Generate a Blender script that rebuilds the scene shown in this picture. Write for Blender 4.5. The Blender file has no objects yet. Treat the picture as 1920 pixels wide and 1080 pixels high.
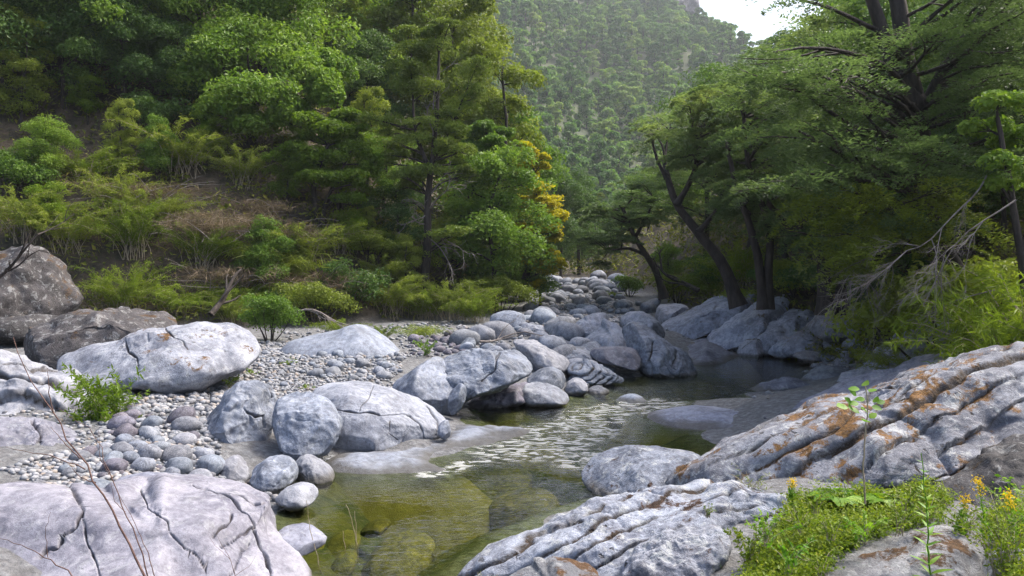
import bpy, math, random
import numpy as np

S = bpy.context.scene
COL = S.collection
rng = np.random.default_rng(11)
random.seed(11)

# ------------------------------------------------------------------ camera
CAM_Z, FPX, HOR = 2.6, 1507.0, 490.0
PITCH = math.atan((540 - HOR) / FPX)
cam_d = bpy.data.cameras.new('camera')
cam_d.sensor_width = 36.0
cam_d.lens = FPX / 1920 * 36.0
cam_d.clip_start, cam_d.clip_end = 0.05, 5000
cam = bpy.data.objects.new('camera', cam_d)
cam.location = (0, 0, CAM_Z)
cam.rotation_euler = (math.pi / 2 - PITCH, 0, 0)
COL.objects.link(cam)
S.camera = cam

# ------------------------------------------------------------------ sky and sun
SUN_EL, SUN_AZ = math.radians(54), math.radians(66)   # azimuth from +Y (view direction) towards +X
world = bpy.data.worlds.new('World')
S.world = world
world.use_nodes = True
wn = world.node_tree
bg = wn.nodes['Background']
sky = wn.nodes.new('ShaderNodeTexSky')
sky.sky_type = 'NISHITA'
sky.sun_disc = False
sky.sun_elevation = SUN_EL
sky.sun_rotation = SUN_AZ
sky.air_density, sky.dust_density, sky.ozone_density = 1.0, 5.5, 1.2
wn.links.new(sky.outputs[0], bg.inputs['Color'])
bg.inputs['Strength'].default_value = 0.12
sl = bpy.data.lights.new('sun', 'SUN')
sl.energy, sl.angle, sl.color = 2.0, math.radians(20), (1.0, 0.95, 0.87)
so = bpy.data.objects.new('sun', sl)
COL.objects.link(so)
so.rotation_euler = (math.pi / 2 - SUN_EL, 0, math.pi - SUN_AZ)
so.location = (30, 40, 80)
S.view_settings.view_transform = 'Standard'
S.view_settings.look = 'None'
S.view_settings.gamma = 1.0
S.view_settings.exposure = 1.62
S.view_settings.use_curve_mapping = False
S.render.engine = 'CYCLES'
cy = S.cycles
cy.use_denoising = True
cy.denoising_prefilter = 'NONE'
cy.max_bounces, cy.diffuse_bounces, cy.glossy_bounces = 6, 3, 2
cy.transmission_bounces, cy.transparent_max_bounces, cy.volume_bounces = 3, 8, 0
cy.caustics_reflective = cy.caustics_refractive = False

# ------------------------------------------------------------------ pixel geometry (photo pixels, 1920 x 1080)
CP, SP = math.cos(PITCH), math.sin(PITCH)
def ray(px, py):
    dx, dy = (px - 960) / FPX, (540 - py) / FPX
    return np.array([dx, CP + dy * SP, -SP + dy * CP])
def W(px, py, Y):
    r = ray(px, py); t = Y / r[1]
    return np.array([r[0] * t, Y, CAM_Z + r[2] * t])
def G(px, py, z=0.0):
    r = ray(px, py); t = (z - CAM_Z) / r[2]
    return np.array([r[0] * t, r[1] * t, z])
def proj(P):
    q = P - np.array([0, 0, CAM_Z])
    d = q[:, 1] * CP - q[:, 2] * SP
    u = q[:, 1] * SP + q[:, 2] * CP
    return 960 + FPX * q[:, 0] / d, 540 - FPX * u / d

# ------------------------------------------------------------------ noise
def _hash(ix, iy, iz, seed):
    h = (ix.astype(np.uint32) * np.uint32(374761393) + iy.astype(np.uint32) * np.uint32(668265263)
         + iz.astype(np.uint32) * np.uint32(2147483647) + np.uint32((seed * 1274126177) & 0xffffffff))
    h = (h ^ (h >> np.uint32(13))) * np.uint32(1274126177)
    h = (h ^ (h >> np.uint32(16))) * np.uint32(2246822519)
    return h ^ (h >> np.uint32(13))
def noise(P, seed=0):
    I = np.floor(P).astype(np.int64); F = P - I
    U = F * F * F * (F * (F * 6 - 15) + 10)
    out = 0
    for dx in (0, 1):
        for dy in (0, 1):
            for dz in (0, 1):
                h = _hash(I[:, 0] + dx, I[:, 1] + dy, I[:, 2] + dz, seed)
                g = np.stack([(h & np.uint32(1023)), (h >> np.uint32(10)) & np.uint32(1023), (h >> np.uint32(20)) & np.uint32(1023)], 1) / 511.5 - 1.0
                v = g[:, 0] * (F[:, 0] - dx) + g[:, 1] * (F[:, 1] - dy) + g[:, 2] * (F[:, 2] - dz)
                w = (U[:, 0] if dx else 1 - U[:, 0]) * (U[:, 1] if dy else 1 - U[:, 1]) * (U[:, 2] if dz else 1 - U[:, 2])
                out = out + v * w
    return out * 1.4
def fbm(P, octaves=4, seed=0, gain=0.5):
    a, s, f = 1.0, 0.0, 1.0
    for o in range(octaves):
        s = s + a * noise(P * f + 17.3 * o, seed + o); a *= gain; f *= 2.03
    return s
def smooth(a, b, x):
    t = np.clip((x - a) / (b - a), 0, 1); return t * t * (3 - 2 * t)
def nrm(v):
    return v / np.maximum(np.linalg.norm(v, axis=-1, keepdims=True), 1e-9)

# ------------------------------------------------------------------ mesh and object helpers
def mkmesh(name, V, F, mats, smooth_=True, face=None, point=None, matidx=None):
    me = bpy.data.meshes.new(name)
    V = np.asarray(V, dtype=np.float32); F = np.asarray(F, dtype=np.int32)
    k = F.shape[1]
    me.vertices.add(len(V)); me.vertices.foreach_set('co', V.ravel())
    me.loops.add(F.size); me.loops.foreach_set('vertex_index', F.ravel())
    me.polygons.add(len(F)); me.polygons.foreach_set('loop_start', np.arange(len(F), dtype=np.int32) * k)
    me.update(calc_edges=True)
    me.polygons.foreach_set('use_smooth', np.full(len(F), bool(smooth_)))
    for m in (mats if isinstance(mats, (list, tuple)) else [mats]): me.materials.append(m)
    if matidx is not None: me.polygons.foreach_set('material_index', np.asarray(matidx, dtype=np.int32))
    for dom, dct in (('FACE', face), ('POINT', point)):
        for kx, v in (dct or {}).items():
            a = me.attributes.new(kx, 'FLOAT', dom); a.data.foreach_set('value', np.asarray(v, dtype=np.float32))
    return me
def link(name, me, loc=(0, 0, 0), parent=None, rot=(0, 0, 0), scale=(1, 1, 1)):
    o = bpy.data.objects.new(name, me); COL.objects.link(o)
    o.location = [float(c) for c in loc]; o.rotation_euler = rot; o.scale = scale
    if parent is not None: o.parent = parent
    return o
def tag(o, label=None, cat=None, group=None, kind=None):
    if label: o['label'] = label
    if cat: o['category'] = cat
    if group: o['group'] = group
    if kind: o['kind'] = kind
    return o
def thing(name, label, cat, loc, group=None, rot=(0, 0, 0)):
    return tag(link(name, None, loc, None, rot), label, cat, group)
def dup(root, loc, rz=0.0, sc=1.0, label=None, group=None, tilt=(0, 0)):
    r = root.copy(); COL.objects.link(r)
    r.location = [float(c) for c in loc]; r.rotation_euler = (tilt[0], tilt[1], rz)
    r.scale = (sc, sc, sc) if np.isscalar(sc) else sc
    if label: r['label'] = label
    if group: r['group'] = group
    for ch in list(root.children):
        c = ch.copy(); COL.objects.link(c); c.parent = r
    return r
_ico = {}
def ico(n):
    if n not in _ico:
        import bmesh
        bm = bmesh.new(); bmesh.ops.create_icosphere(bm, subdivisions=n, radius=1.0)
        V = np.array([v.co[:] for v in bm.verts]); F = np.array([[v.index for v in f.verts] for f in bm.faces])
        bm.free(); _ico[n] = (nrm(V), F)
    return _ico[n]
def vnormals(V, F):
    n = np.cross(V[F[:, 1]] - V[F[:, 0]], V[F[:, 2]] - V[F[:, 0]])
    out = np.zeros_like(V)
    for k in range(3): np.add.at(out, F[:, k], n)
    return nrm(out)
def tube(pts, rad, sides=6):
    pts = np.asarray(pts, float); rad = np.asarray(rad, float); n = len(pts)
    t = nrm(np.gradient(pts, axis=0))
    ref = np.array([0.31, 0.17, 0.93]) if abs(t[0] @ np.array([0.31, 0.17, 0.93])) < 0.9 else np.array([1.0, 0.1, 0.0])
    u = np.zeros_like(pts); u[0] = nrm(np.cross(t[0], ref))
    for i in range(1, n): u[i] = nrm(u[i - 1] - t[i] * (u[i - 1] @ t[i]))
    w = np.cross(t, u)
    a = np.arange(sides) * 2 * math.pi / sides
    V = pts[:, None] + rad[:, None, None] * (np.cos(a)[None, :, None] * u[:, None] + np.sin(a)[None, :, None] * w[:, None])
    i = np.arange(n - 1)[:, None] * sides; j = np.arange(sides)[None]; j2 = (j + 1) % sides
    F = np.stack([i + j, i + j2, i + sides + j2, i + sides + j], -1).reshape(-1, 4)
    return V.reshape(-1, 3), F
class Quads:
    def __init__(self): self.V, self.F, self.T, self.M, self.n = [], [], [], [], 0
    def add(self, V, F, tint=0.5, mi=0):
        self.V.append(V); self.F.append(F + self.n); self.n += len(V)
        self.T.append(np.full(len(F), tint) if np.isscalar(tint) else tint); self.M.append(np.full(len(F), mi))
    def mesh(self, name, mats, smooth_=False):
        return mkmesh(name, np.concatenate(self.V), np.concatenate(self.F), mats, smooth_, face={'tint': np.concatenate(self.T)}, matidx=np.concatenate(self.M))

# ------------------------------------------------------------------ materials
def mat(name):
    m = bpy.data.materials.new(name); m.use_nodes = True
    nt = m.node_tree
    for n in list(nt.nodes): nt.nodes.remove(n)
    return m, nt
def nd(nt, typ, ins=None, **props):
    n = nt.nodes.new('ShaderNode' + typ)
    for k, v in props.items(): setattr(n, k, v)
    for k, v in (ins or {}).items():
        if hasattr(v, 'links') or isinstance(v, bpy.types.NodeSocket): nt.links.new(v, n.inputs[k])
        else: n.inputs[k].default_value = v
    return n
def ramp(nt, fac, stops):
    n = nt.nodes.new('ShaderNodeValToRGB'); nt.links.new(fac, n.inputs[0])
    e = n.color_ramp.elements
    while len(e) < len(stops): e.new(0.5)
    for x, (p, c) in zip(e, stops):
        x.position = p; x.color = (*c, 1) if len(c) == 3 else c
    return n.outputs[0]
def grey(nt, fac, a, b):
    return nd(nt, 'MapRange', {0: fac, 1: a, 2: b}, interpolation_type='SMOOTHSTEP', clamp=True).outputs[0]
def mixc(nt, fac, a, b):
    n = nt.nodes.new('ShaderNodeMix'); n.data_type = 'RGBA'
    for i, v in ((0, fac), (6, a), (7, b)):
        if isinstance(v, bpy.types.NodeSocket): nt.links.new(v, n.inputs[i])
        else: n.inputs[i].default_value = v if i == 0 else (*v, 1)
    return n.outputs[2]
def mth(nt, op, a, b=0.0):
    n = nt.nodes.new('ShaderNodeMath'); n.operation = op
    for i, v in ((0, a), (1, b)):
        if isinstance(v, bpy.types.NodeSocket): nt.links.new(v, n.inputs[i])
        else: n.inputs[i].default_value = v
    return n.outputs[0]
def out(nt, sh): nt.links.new(sh, nd(nt, 'OutputMaterial').inputs['Surface'])

def rock_mat(name, c1, c2, speck=0.25, lichen=0.0, pits=0.3, moss=0.0, mossc=((0.16, 0.07, 0.015), (0.05, 0.025, 0.012)), bump=0.5, wet=True, pit_scale=14.0):
    m, nt = mat(name)
    tc = nd(nt, 'TexCoord').outputs['Object']
    oi = nd(nt, 'ObjectInfo').outputs['Random']
    off = nd(nt, 'VectorMath', {0: tc, 1: nd(nt, 'CombineXYZ', {0: mth(nt, 'MULTIPLY', oi, 37.0), 1: mth(nt, 'MULTIPLY', oi, 61.0), 2: oi}).outputs[0]}, operation='ADD').outputs[0]
    def nz(sc, det=5.0, rough=0.6, dist=0.0): return nd(nt, 'TexNoise', {'Vector': off, 'Scale': sc, 'Detail': det, 'Roughness': rough, 'Distortion': dist}).outputs[0]
    a, b, c = nz(1.6, 9, 0.68, 0.5), nz(11.0, 7, 0.75), nz(95.0, 3, 0.7)
    fine = nz(34.0, 6, 0.8)
    col = mixc(nt, grey(nt, mth(nt, 'ADD', mth(nt, 'MULTIPLY', a, 0.6), mth(nt, 'MULTIPLY', b, 0.4)), 0.40, 0.60), c1, c2)
    val = mth(nt, 'ADD', 1.0 - speck * 2.2, mth(nt, 'MULTIPLY', mth(nt, 'ADD', fine, mth(nt, 'ADD', b, mth(nt, 'MULTIPLY', c, 0.75))), speck * 1.6))
    val = mth(nt, 'MULTIPLY', val, mth(nt, 'ADD', 0.74, mth(nt, 'MULTIPLY', oi, 0.48)))
    col = nd(nt, 'VectorMath', {0: col, 1: nd(nt, 'CombineXYZ', {0: val, 1: val, 2: val}).outputs[0]}, operation='MULTIPLY').outputs[0]
    o2 = mth(nt, 'FRACT', mth(nt, 'MULTIPLY', oi, 7.31))
    col = nd(nt, 'VectorMath', {0: col, 1: nd(nt, 'CombineXYZ', {0: mth(nt, 'ADD', 0.96, mth(nt, 'MULTIPLY', o2, 0.10)), 1: 1.0, 2: mth(nt, 'SUBTRACT', 1.05, mth(nt, 'MULTIPLY', o2, 0.10))}).outputs[0]}, operation='MULTIPLY').outputs[0]
    if lichen:
        l = mth(nt, 'MULTIPLY', grey(nt, nz(6.5, 9, 0.75, 0.6), 0.53, 0.60), lichen)
        col = mixc(nt, l, col, (0.46, 0.47, 0.47))
    pit = grey(nt, nz(pit_scale, 4, 0.55, 0.3), 0.60, 0.70)
    pm = mth(nt, 'MULTIPLY', pit, mth(nt, 'MULTIPLY', grey(nt, nz(2.2, 3), 0.42, 0.62), pits))
    col = mixc(nt, pm, col, (0.022, 0.016, 0.013))
    stn = mth(nt, 'MULTIPLY', grey(nt, nd(nt, 'TexNoise', {'Vector': nd(nt, 'Mapping', {'Vector': off, 'Scale': (1.0, 1.0, 0.35)}).outputs[0], 'Scale': 3.4, 'Detail': 7.0, 'Roughness': 0.7}).outputs[0], 0.52, 0.66), 0.42)
    col = mixc(nt, stn, col, (0.07, 0.07, 0.085))
    nz_up = nd(nt, 'SeparateXYZ', {0: nd(nt, 'NewGeometry').outputs['Normal']}).outputs[2]
    rough = 0.72
    if moss:
        mn = mth(nt, 'ADD', nz(3.2, 9, 0.72, 0.5), mth(nt, 'MULTIPLY', mth(nt, 'SUBTRACT', nz(0.9, 3), 0.5), 0.55))
        mk = mth(nt, 'MULTIPLY', grey(nt, mth(nt, 'ADD', mth(nt, 'ADD', mn, moss * 0.2 - 0.1), mth(nt, 'ADD', mth(nt, 'MULTIPLY', mth(nt, 'SUBTRACT', fine, 0.5), 0.30), mth(nt, 'MULTIPLY', nd(nt, 'Attribute', attribute_name='crack').outputs['Fac'], 0.10))), 0.555, 0.625), grey(nt, nz_up, 0.15, 0.6))
        col = mixc(nt, mk, col, mixc(nt, grey(nt, fine, 0.35, 0.65), *mossc))
    at = nd(nt, 'Attribute', attribute_name='crack').outputs['Fac']
    col = mixc(nt, mth(nt, 'MULTIPLY', at, grey(nt, fine, 0.2, 0.55)), col, (0.03, 0.019, 0.011))
    if wet:
        pz = nd(nt, 'SeparateXYZ', {0: nd(nt, 'NewGeometry').outputs['Position']}).outputs[2]
        wz = grey(nt, mth(nt, 'ADD', pz, mth(nt, 'MULTIPLY', mth(nt, 'SUBTRACT', a, 0.5), 0.16)), 0.11, 0.03)
        uz = grey(nt, pz, -0.02, -0.22)
        col = mixc(nt, mth(nt, 'MULTIPLY', wz, 0.72), col, (0.055, 0.046, 0.030))
        col = mixc(nt, uz, col, (0.15, 0.125, 0.02))
    h = mth(nt, 'ADD', mth(nt, 'MULTIPLY', b, 0.6), mth(nt, 'ADD', mth(nt, 'MULTIPLY', fine, 0.35), mth(nt, 'MULTIPLY', c, 0.10)))
    h = mth(nt, 'SUBTRACT', h, mth(nt, 'MULTIPLY', pm, 0.5))
    bp = nd(nt, 'Bump', {'Strength': bump, 'Distance': 0.05, 'Height': h})
    p = nd(nt, 'BsdfPrincipled', {'Base Color': col, 'Roughness': rough, 'Normal': bp.outputs[0], 'Specular IOR Level': 0.35})
    out(nt, p.outputs[0])
    return m

def leaf_mat(name, stops, transl=0.35, rough=0.5, obj=0.45):
    m, nt = mat(name)
    t = nd(nt, 'Attribute', attribute_name='tint').outputs['Fac']
    oi = nd(nt, 'ObjectInfo').outputs['Random']
    f = mth(nt, 'ADD', mth(nt, 'MULTIPLY', t, 1 - obj), mth(nt, 'MULTIPLY', oi, obj))
    col = ramp(nt, f, stops)
    p = nd(nt, 'BsdfPrincipled', {'Base Color': col, 'Roughness': rough, 'Specular IOR Level': 0.25})
    tr = nd(nt, 'BsdfTranslucent', {'Color': nd(nt, 'VectorMath', {0: col, 1: (1.5, 1.6, 0.8)}, operation='MULTIPLY').outputs[0]})
    mx = nd(nt, 'MixShader', {0: transl, 1: p.outputs[0], 2: tr.outputs[0]})
    out(nt, mx.outputs[0])
    return m
def bark_mat(name, c1, c2, sc=7.0):
    m, nt = mat(name)
    tc = nd(nt, 'TexCoord').outputs['Object']
    mp = nd(nt, 'Mapping', {'Vector': tc, 'Scale': (1, 1, 0.25)}).outputs[0]
    n = nd(nt, 'TexNoise', {'Vector': mp, 'Scale': sc, 'Detail': 6.0, 'Roughness': 0.7}).outputs[0]
    col = mixc(nt, grey(nt, n, 0.35, 0.65), c1, c2)
    bp = nd(nt, 'Bump', {'Strength': 0.7, 'Distance': 0.04, 'Height': n})
    out(nt, nd(nt, 'BsdfPrincipled', {'Base Color': col, 'Roughness': 0.85, 'Normal': bp.outputs[0]}).outputs[0])
    return m

M = {}
M['pale'] = rock_mat('rock_pale', (0.148, 0.160, 0.194), (0.276, 0.294, 0.341), 0.3, 0.15, 0.25, bump=0.45)
M['grey'] = rock_mat('rock_grey', (0.107, 0.119, 0.149), (0.233, 0.253, 0.304), 0.35, 0.25, 0.4, bump=0.5)
M['lilac'] = rock_mat('rock_lilac', (0.121, 0.125, 0.164), (0.235, 0.242, 0.293), 0.3, 0.25, 0.3, bump=0.4)
M['bank'] = rock_mat('rock_bank', (0.165, 0.171, 0.207), (0.329, 0.340, 0.397), 0.4, 0.1, 0.3, 0.25, ((0.10, 0.07, 0.03), (0.05, 0.035, 0.02)), bump=0.5)
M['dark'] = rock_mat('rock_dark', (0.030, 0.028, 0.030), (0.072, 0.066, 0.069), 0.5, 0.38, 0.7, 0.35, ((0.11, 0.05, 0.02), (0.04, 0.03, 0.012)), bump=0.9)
M['overhang'] = rock_mat('rock_overhang', (0.130, 0.142, 0.177), (0.259, 0.279, 0.327), 0.35, 0.35, 0.7, 0.22, ((0.17, 0.085, 0.02), (0.06, 0.03, 0.012)), bump=0.6, pit_scale=9)
M['slab'] = rock_mat('rock_slab', (0.141, 0.150, 0.185), (0.310, 0.332, 0.387), 0.5, 0.7, 1.0, 0.62, ((0.25, 0.115, 0.018), (0.085, 0.042, 0.016)), bump=0.9, pit_scale=11)
M['pitted'] = rock_mat('rock_pitted', (0.141, 0.150, 0.185), (0.310, 0.332, 0.387), 0.5, 0.7, 1.0, 0.30, ((0.075, 0.032, 0.014), (0.04, 0.018, 0.01)), bump=0.9, pit_scale=10)
M['mossy'] = rock_mat('rock_mossy', (0.144, 0.147, 0.161), (0.271, 0.279, 0.300), 0.4, 0.4, 0.7, 0.55, ((0.13, 0.060, 0.016), (0.05, 0.026, 0.012)), bump=0.9)
M['algae'] = rock_mat('rock_algae', (0.050, 0.048, 0.006), (0.17, 0.14, 0.022), 0.8, 0.0, 0.5, bump=0.6, wet=False, pit_scale=6)
M['cobble'] = rock_mat('rock_cobble', (0.107, 0.123, 0.150), (0.235, 0.254, 0.293), 0.3, 0.2, 0.1, bump=0.3)
M['rubble'] = rock_mat('rock_rubble', (0.066, 0.059, 0.076), (0.169, 0.158, 0.196), 0.4, 0.2, 0.1, bump=0.4)
M['bark'] = bark_mat('bark_dark', (0.018, 0.013, 0.011), (0.055, 0.042, 0.036))
M['dead'] = bark_mat('dead_wood', (0.14, 0.115, 0.10), (0.27, 0.24, 0.225))
M['twig'] = bark_mat('red_twig', (0.09, 0.045, 0.035), (0.17, 0.10, 0.08), 20)
M['drystem'] = bark_mat('dry_stem', (0.27, 0.22, 0.15), (0.38, 0.32, 0.24), 20)
M['evergreen'] = leaf_mat('leaf_evergreen', [(0.0, (0.062, 0.113, 0.022)), (0.5, (0.127, 0.216, 0.033)), (1.0, (0.239, 0.328, 0.048))])
M['deepgreen'] = leaf_mat('leaf_deep', [(0.0, (0.040, 0.084, 0.024)), (0.6, (0.087, 0.155, 0.037)), (1.0, (0.161, 0.248, 0.054))], 0.3)
M['bright'] = leaf_mat('leaf_bright', [(0.0, (0.061, 0.110, 0.011)), (0.5, (0.121, 0.193, 0.016)), (1.0, (0.209, 0.275, 0.024))], 0.4)
M['olive'] = leaf_mat('leaf_olive', [(0.0, (0.096, 0.125, 0.021)), (0.5, (0.179, 0.226, 0.034)), (1.0, (0.295, 0.337, 0.053))], 0.35)
M['cypress'] = leaf_mat('leaf_cypress', [(0.0, (0.068, 0.103, 0.021)), (0.5, (0.133, 0.185, 0.032)), (1.0, (0.245, 0.282, 0.046))], 0.3)
M['yellow'] = leaf_mat('leaf_yellow', [(0.0, (0.12, 0.15, 0.02)), (0.35, (0.28, 0.27, 0.02)), (0.7, (0.46, 0.38, 0.02)), (1.0, (0.58, 0.47, 0.03))], 0.4)
M['beech'] = leaf_mat('leaf_beech', [(0.0, (0.057, 0.092, 0.046)), (0.5, (0.109, 0.161, 0.071)), (0.85, (0.172, 0.218, 0.086)), (1.0, (0.241, 0.230, 0.092))], 0.4)
M['bamboo'] = leaf_mat('leaf_bamboo', [(0.0, (0.075, 0.111, 0.013)), (0.5, (0.150, 0.213, 0.020)), (1.0, (0.246, 0.293, 0.035))], 0.4)
M['dry'] = leaf_mat('dry_grass', [(0.0, (0.075, 0.055, 0.038)), (0.5, (0.16, 0.12, 0.085)), (1.0, (0.27, 0.215, 0.155))], 0.2, 0.8)
M['under'] = leaf_mat('leaf_undergrowth', [(0.0, (0.056, 0.077, 0.015)), (0.5, (0.140, 0.157, 0.026)), (0.85, (0.254, 0.226, 0.040)), (1.0, (0.329, 0.203, 0.066))], 0.25, 0.6, 0.0)
M['herb'] = leaf_mat('leaf_herb', [(0.0, (0.059, 0.108, 0.007)), (0.5, (0.131, 0.196, 0.013)), (0.9, (0.226, 0.272, 0.020)), (1.0, (0.297, 0.265, 0.020))], 0.4, 0.5, 0.0)
M['farleaf'] = leaf_mat('leaf_far', [(0.0, (0.033, 0.083, 0.027)), (0.35, (0.071, 0.149, 0.040)), (0.7, (0.123, 0.220, 0.052)), (0.9, (0.199, 0.275, 0.067)), (1.0, (0.228, 0.242, 0.076))], 0.35, 0.6, 0.8)
M['flower'] = leaf_mat('flower_yellow', [(0.0, (0.58, 0.38, 0.01)), (1.0, (0.75, 0.52, 0.02))], 0.3)
# ------------------------------------------------------------------ terrain
def pl(pts): return np.array([G(px, py, 0.0)[:2] for px, py in pts])
_left = np.concatenate([[(-3.4, -4), (-3.0, 1.0), (-2.4, 4.0)], pl([(545, 1080), (520, 960), (560, 905), (640, 872), (830, 860), (930, 818), (870, 772), (1060, 752), (1150, 716), (1300, 700), (1345, 662)])])
_right = np.concatenate([pl([(1500, 660), (1530, 678), (1510, 705), (1390, 745), (1290, 752), (1300, 800), (1330, 845), (1100, 940), (930, 1010), (850, 1085)]), [(-0.6, 4.0), (-0.9, 1.0), (-1.2, -4)]])
CHAN = np.concatenate([_left, _right])
LFOOT = np.array([(-60, 12), (-28, 17), (-14, 20.5), (-7.5, 22.5), (-4, 25), (-0.8, 29), (0.8, 40), (2.4, 55), (4.6, 74), (5.2, 100), (0, 140), (-30, 220)], float)
RFOOT = np.array([(30, -8), (14, 2), (8.6, 6), (6.9, 10), (7.2, 14), (7.6, 20), (6.4, 27), (6.3, 36), (6.4, 46), (6.2, 60), (7.0, 80), (9, 105), (24, 150), (80, 220)], float)
def seg_sd(X, Y, poly):
    best = np.full(X.shape, 1e9); sgn = np.ones(X.shape)
    for a, b in zip(poly[:-1], poly[1:]):
        d = b - a; L = d @ d
        t = np.clip(((X - a[0]) * d[0] + (Y - a[1]) * d[1]) / L, 0, 1)
        ex, ey = X - a[0] - t * d[0], Y - a[1] - t * d[1]
        ds = np.hypot(ex, ey); c = d[0] * ey - d[1] * ex
        m = ds < best; best = np.where(m, ds, best); sgn = np.where(m, np.sign(c), sgn)
    return best * sgn
def poly_sd(X, Y, poly):
    P = np.concatenate([poly, poly[:1]]); ins = np.zeros(X.shape, bool)
    for a, b in zip(P[:-1], P[1:]):
        c = ((a[1] > Y) != (b[1] > Y)) & (X < (b[0] - a[0]) * (Y - a[1]) / (b[1] - a[1] + 1e-12) + a[0])
        ins ^= c
    return np.where(ins, 1, -1) * np.abs(seg_sd(X, Y, P))
def gh(X, Y):
    X = np.asarray(X, float); Y = np.asarray(Y, float); sh = X.shape
    X, Y = X.ravel(), Y.ravel()
    w = poly_sd(X, Y, CHAN); do = np.maximum(-w, 0)
    bank = 0.42 * smooth(0, 2.2, do) + 0.03 * np.minimum(do, 14) - 0.02
    near_r = smooth(1.0, 3.0, X) * smooth(10, 7, Y) * 0.12
    bed = -0.75 * smooth(0, 1.6, w) - 0.03
    z = np.where(w > 0, bed, bank + near_r)
    z = z + 0.019 * np.maximum(Y - 24, 0) * smooth(24, 34, Y)
    dl, dr = seg_sd(X, Y, LFOOT), -seg_sd(X, Y, RFOOT)
    P = np.stack([X * 0.16, Y * 0.16, np.zeros_like(X)], 1)
    n1 = fbm(P, 4, 3); n2 = fbm(P * 6.5, 3, 9)
    def hill(d, k): return k * np.maximum(d, 0) * smooth(-0.5, 2.5, d)
    hl, hr = hill(dl, 0.98), hill(dr, 0.80)
    z = z + np.minimum(hl, 75 + 0.1 * hl) + np.minimum(hr, 75 + 0.1 * hr)
    z = z + n1 * (0.06 + np.clip(dl, 0, 8) * 0.16 + np.clip(dr, 0, 8) * 0.13) * np.where(w > 0, 0.8, 1.0) + n2 * 0.05
    return z.reshape(sh)
def g1(x, y): return float(gh(np.array([x]), np.array([y]))[0])
_ys = np.concatenate([[-2.0], np.geomspace(2.0, 400, 2600)])
def HIT(px, py):
    r = ray(px, py); t = np.geomspace(2.0, 300, 2600)
    X, Y, Z = r[0] * t, r[1] * t, CAM_Z + r[2] * t
    k = np.argmax(Z < gh(X, Y))
    if k == 0: k = len(t) - 1
    return np.array([X[k], Y[k], g1(X[k], Y[k])])

def grid_axis(segs):
    out_ = []
    for a, b, n in segs: out_.append(np.linspace(a, b, n, endpoint=False))
    return np.concatenate(out_ + [[segs[-1][1]]])
gx = grid_axis([(-300, -60, 30), (-60, -14, 60), (-14, 10, 135), (10, 40, 50), (40, 300, 32)])
gy = grid_axis([(-30, 2, 20), (2, 26, 145), (26, 60, 85), (60, 130, 50), (130, 230, 25)])
GX, GY = np.meshgrid(gx, gy)
GZ = gh(GX, GY)
nx, ny = len(gx), len(gy)
ii = (np.arange(ny - 1)[:, None] * nx + np.arange(nx - 1)[None]).ravel()
GF = np.stack([ii, ii + 1, ii + nx + 1, ii + nx], 1)
soil = np.clip(smooth(-0.6, 1.2, seg_sd(GX.ravel(), GY.ravel(), LFOOT)) + smooth(-0.6, 1.2, -seg_sd(GX.ravel(), GY.ravel(), RFOOT)) + smooth(50, 62, GY.ravel()), 0, 1)
m, nt = mat('ground')
tc = nd(nt, 'TexCoord').outputs['Object']
n1 = nd(nt, 'TexNoise', {'Vector': tc, 'Scale': 1.6, 'Detail': 8.0, 'Roughness': 0.7}).outputs[0]
n2 = nd(nt, 'TexNoise', {'Vector': tc, 'Scale': 11.0, 'Detail': 6.0, 'Roughness': 0.7}).outputs[0]
vo = nd(nt, 'TexVoronoi', {'Vector': tc, 'Scale': 9.0, 'Randomness': 1.0})
gravel = mixc(nt, grey(nt, n2, 0.3, 0.7), (0.10, 0.10, 0.105), (0.23, 0.235, 0.245))
gravel = mixc(nt, mth(nt, 'MULTIPLY', grey(nt, vo.outputs['Distance'], 0.35, 0.7), 0.5), gravel, (0.09, 0.085, 0.085))
soilc = mixc(nt, grey(nt, n1, 0.35, 0.65), (0.028, 0.024, 0.014), (0.095, 0.068, 0.045))
soilc = mixc(nt, grey(nt, n2, 0.55, 0.7), soilc, (0.05, 0.055, 0.018))
col = mixc(nt, nd(nt, 'Attribute', attribute_name='soil').outputs['Fac'], gravel, soilc)
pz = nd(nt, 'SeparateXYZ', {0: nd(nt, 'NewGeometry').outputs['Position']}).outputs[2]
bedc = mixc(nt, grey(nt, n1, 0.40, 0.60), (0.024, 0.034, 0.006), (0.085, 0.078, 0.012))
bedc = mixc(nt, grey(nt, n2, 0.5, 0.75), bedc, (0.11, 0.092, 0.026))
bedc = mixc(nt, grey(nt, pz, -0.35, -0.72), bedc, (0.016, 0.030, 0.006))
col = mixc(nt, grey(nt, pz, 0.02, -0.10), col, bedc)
bp = nd(nt, 'Bump', {'Strength': 0.8, 'Distance': 0.08, 'Height': mth(nt, 'ADD', n2, mth(nt, 'MULTIPLY', vo.outputs['Distance'], -0.5))})
out(nt, nd(nt, 'BsdfPrincipled', {'Base Color': col, 'Roughness': 0.85, 'Normal': bp.outputs[0]}).outputs[0])
tag(link('ground', mkmesh('ground', np.stack([GX.ravel(), GY.ravel(), GZ.ravel()], 1), GF, m, True, point={'soil': soil})), 'rocky river bed with gravel banks and leaf covered slopes', None, None, 'structure')

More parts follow.
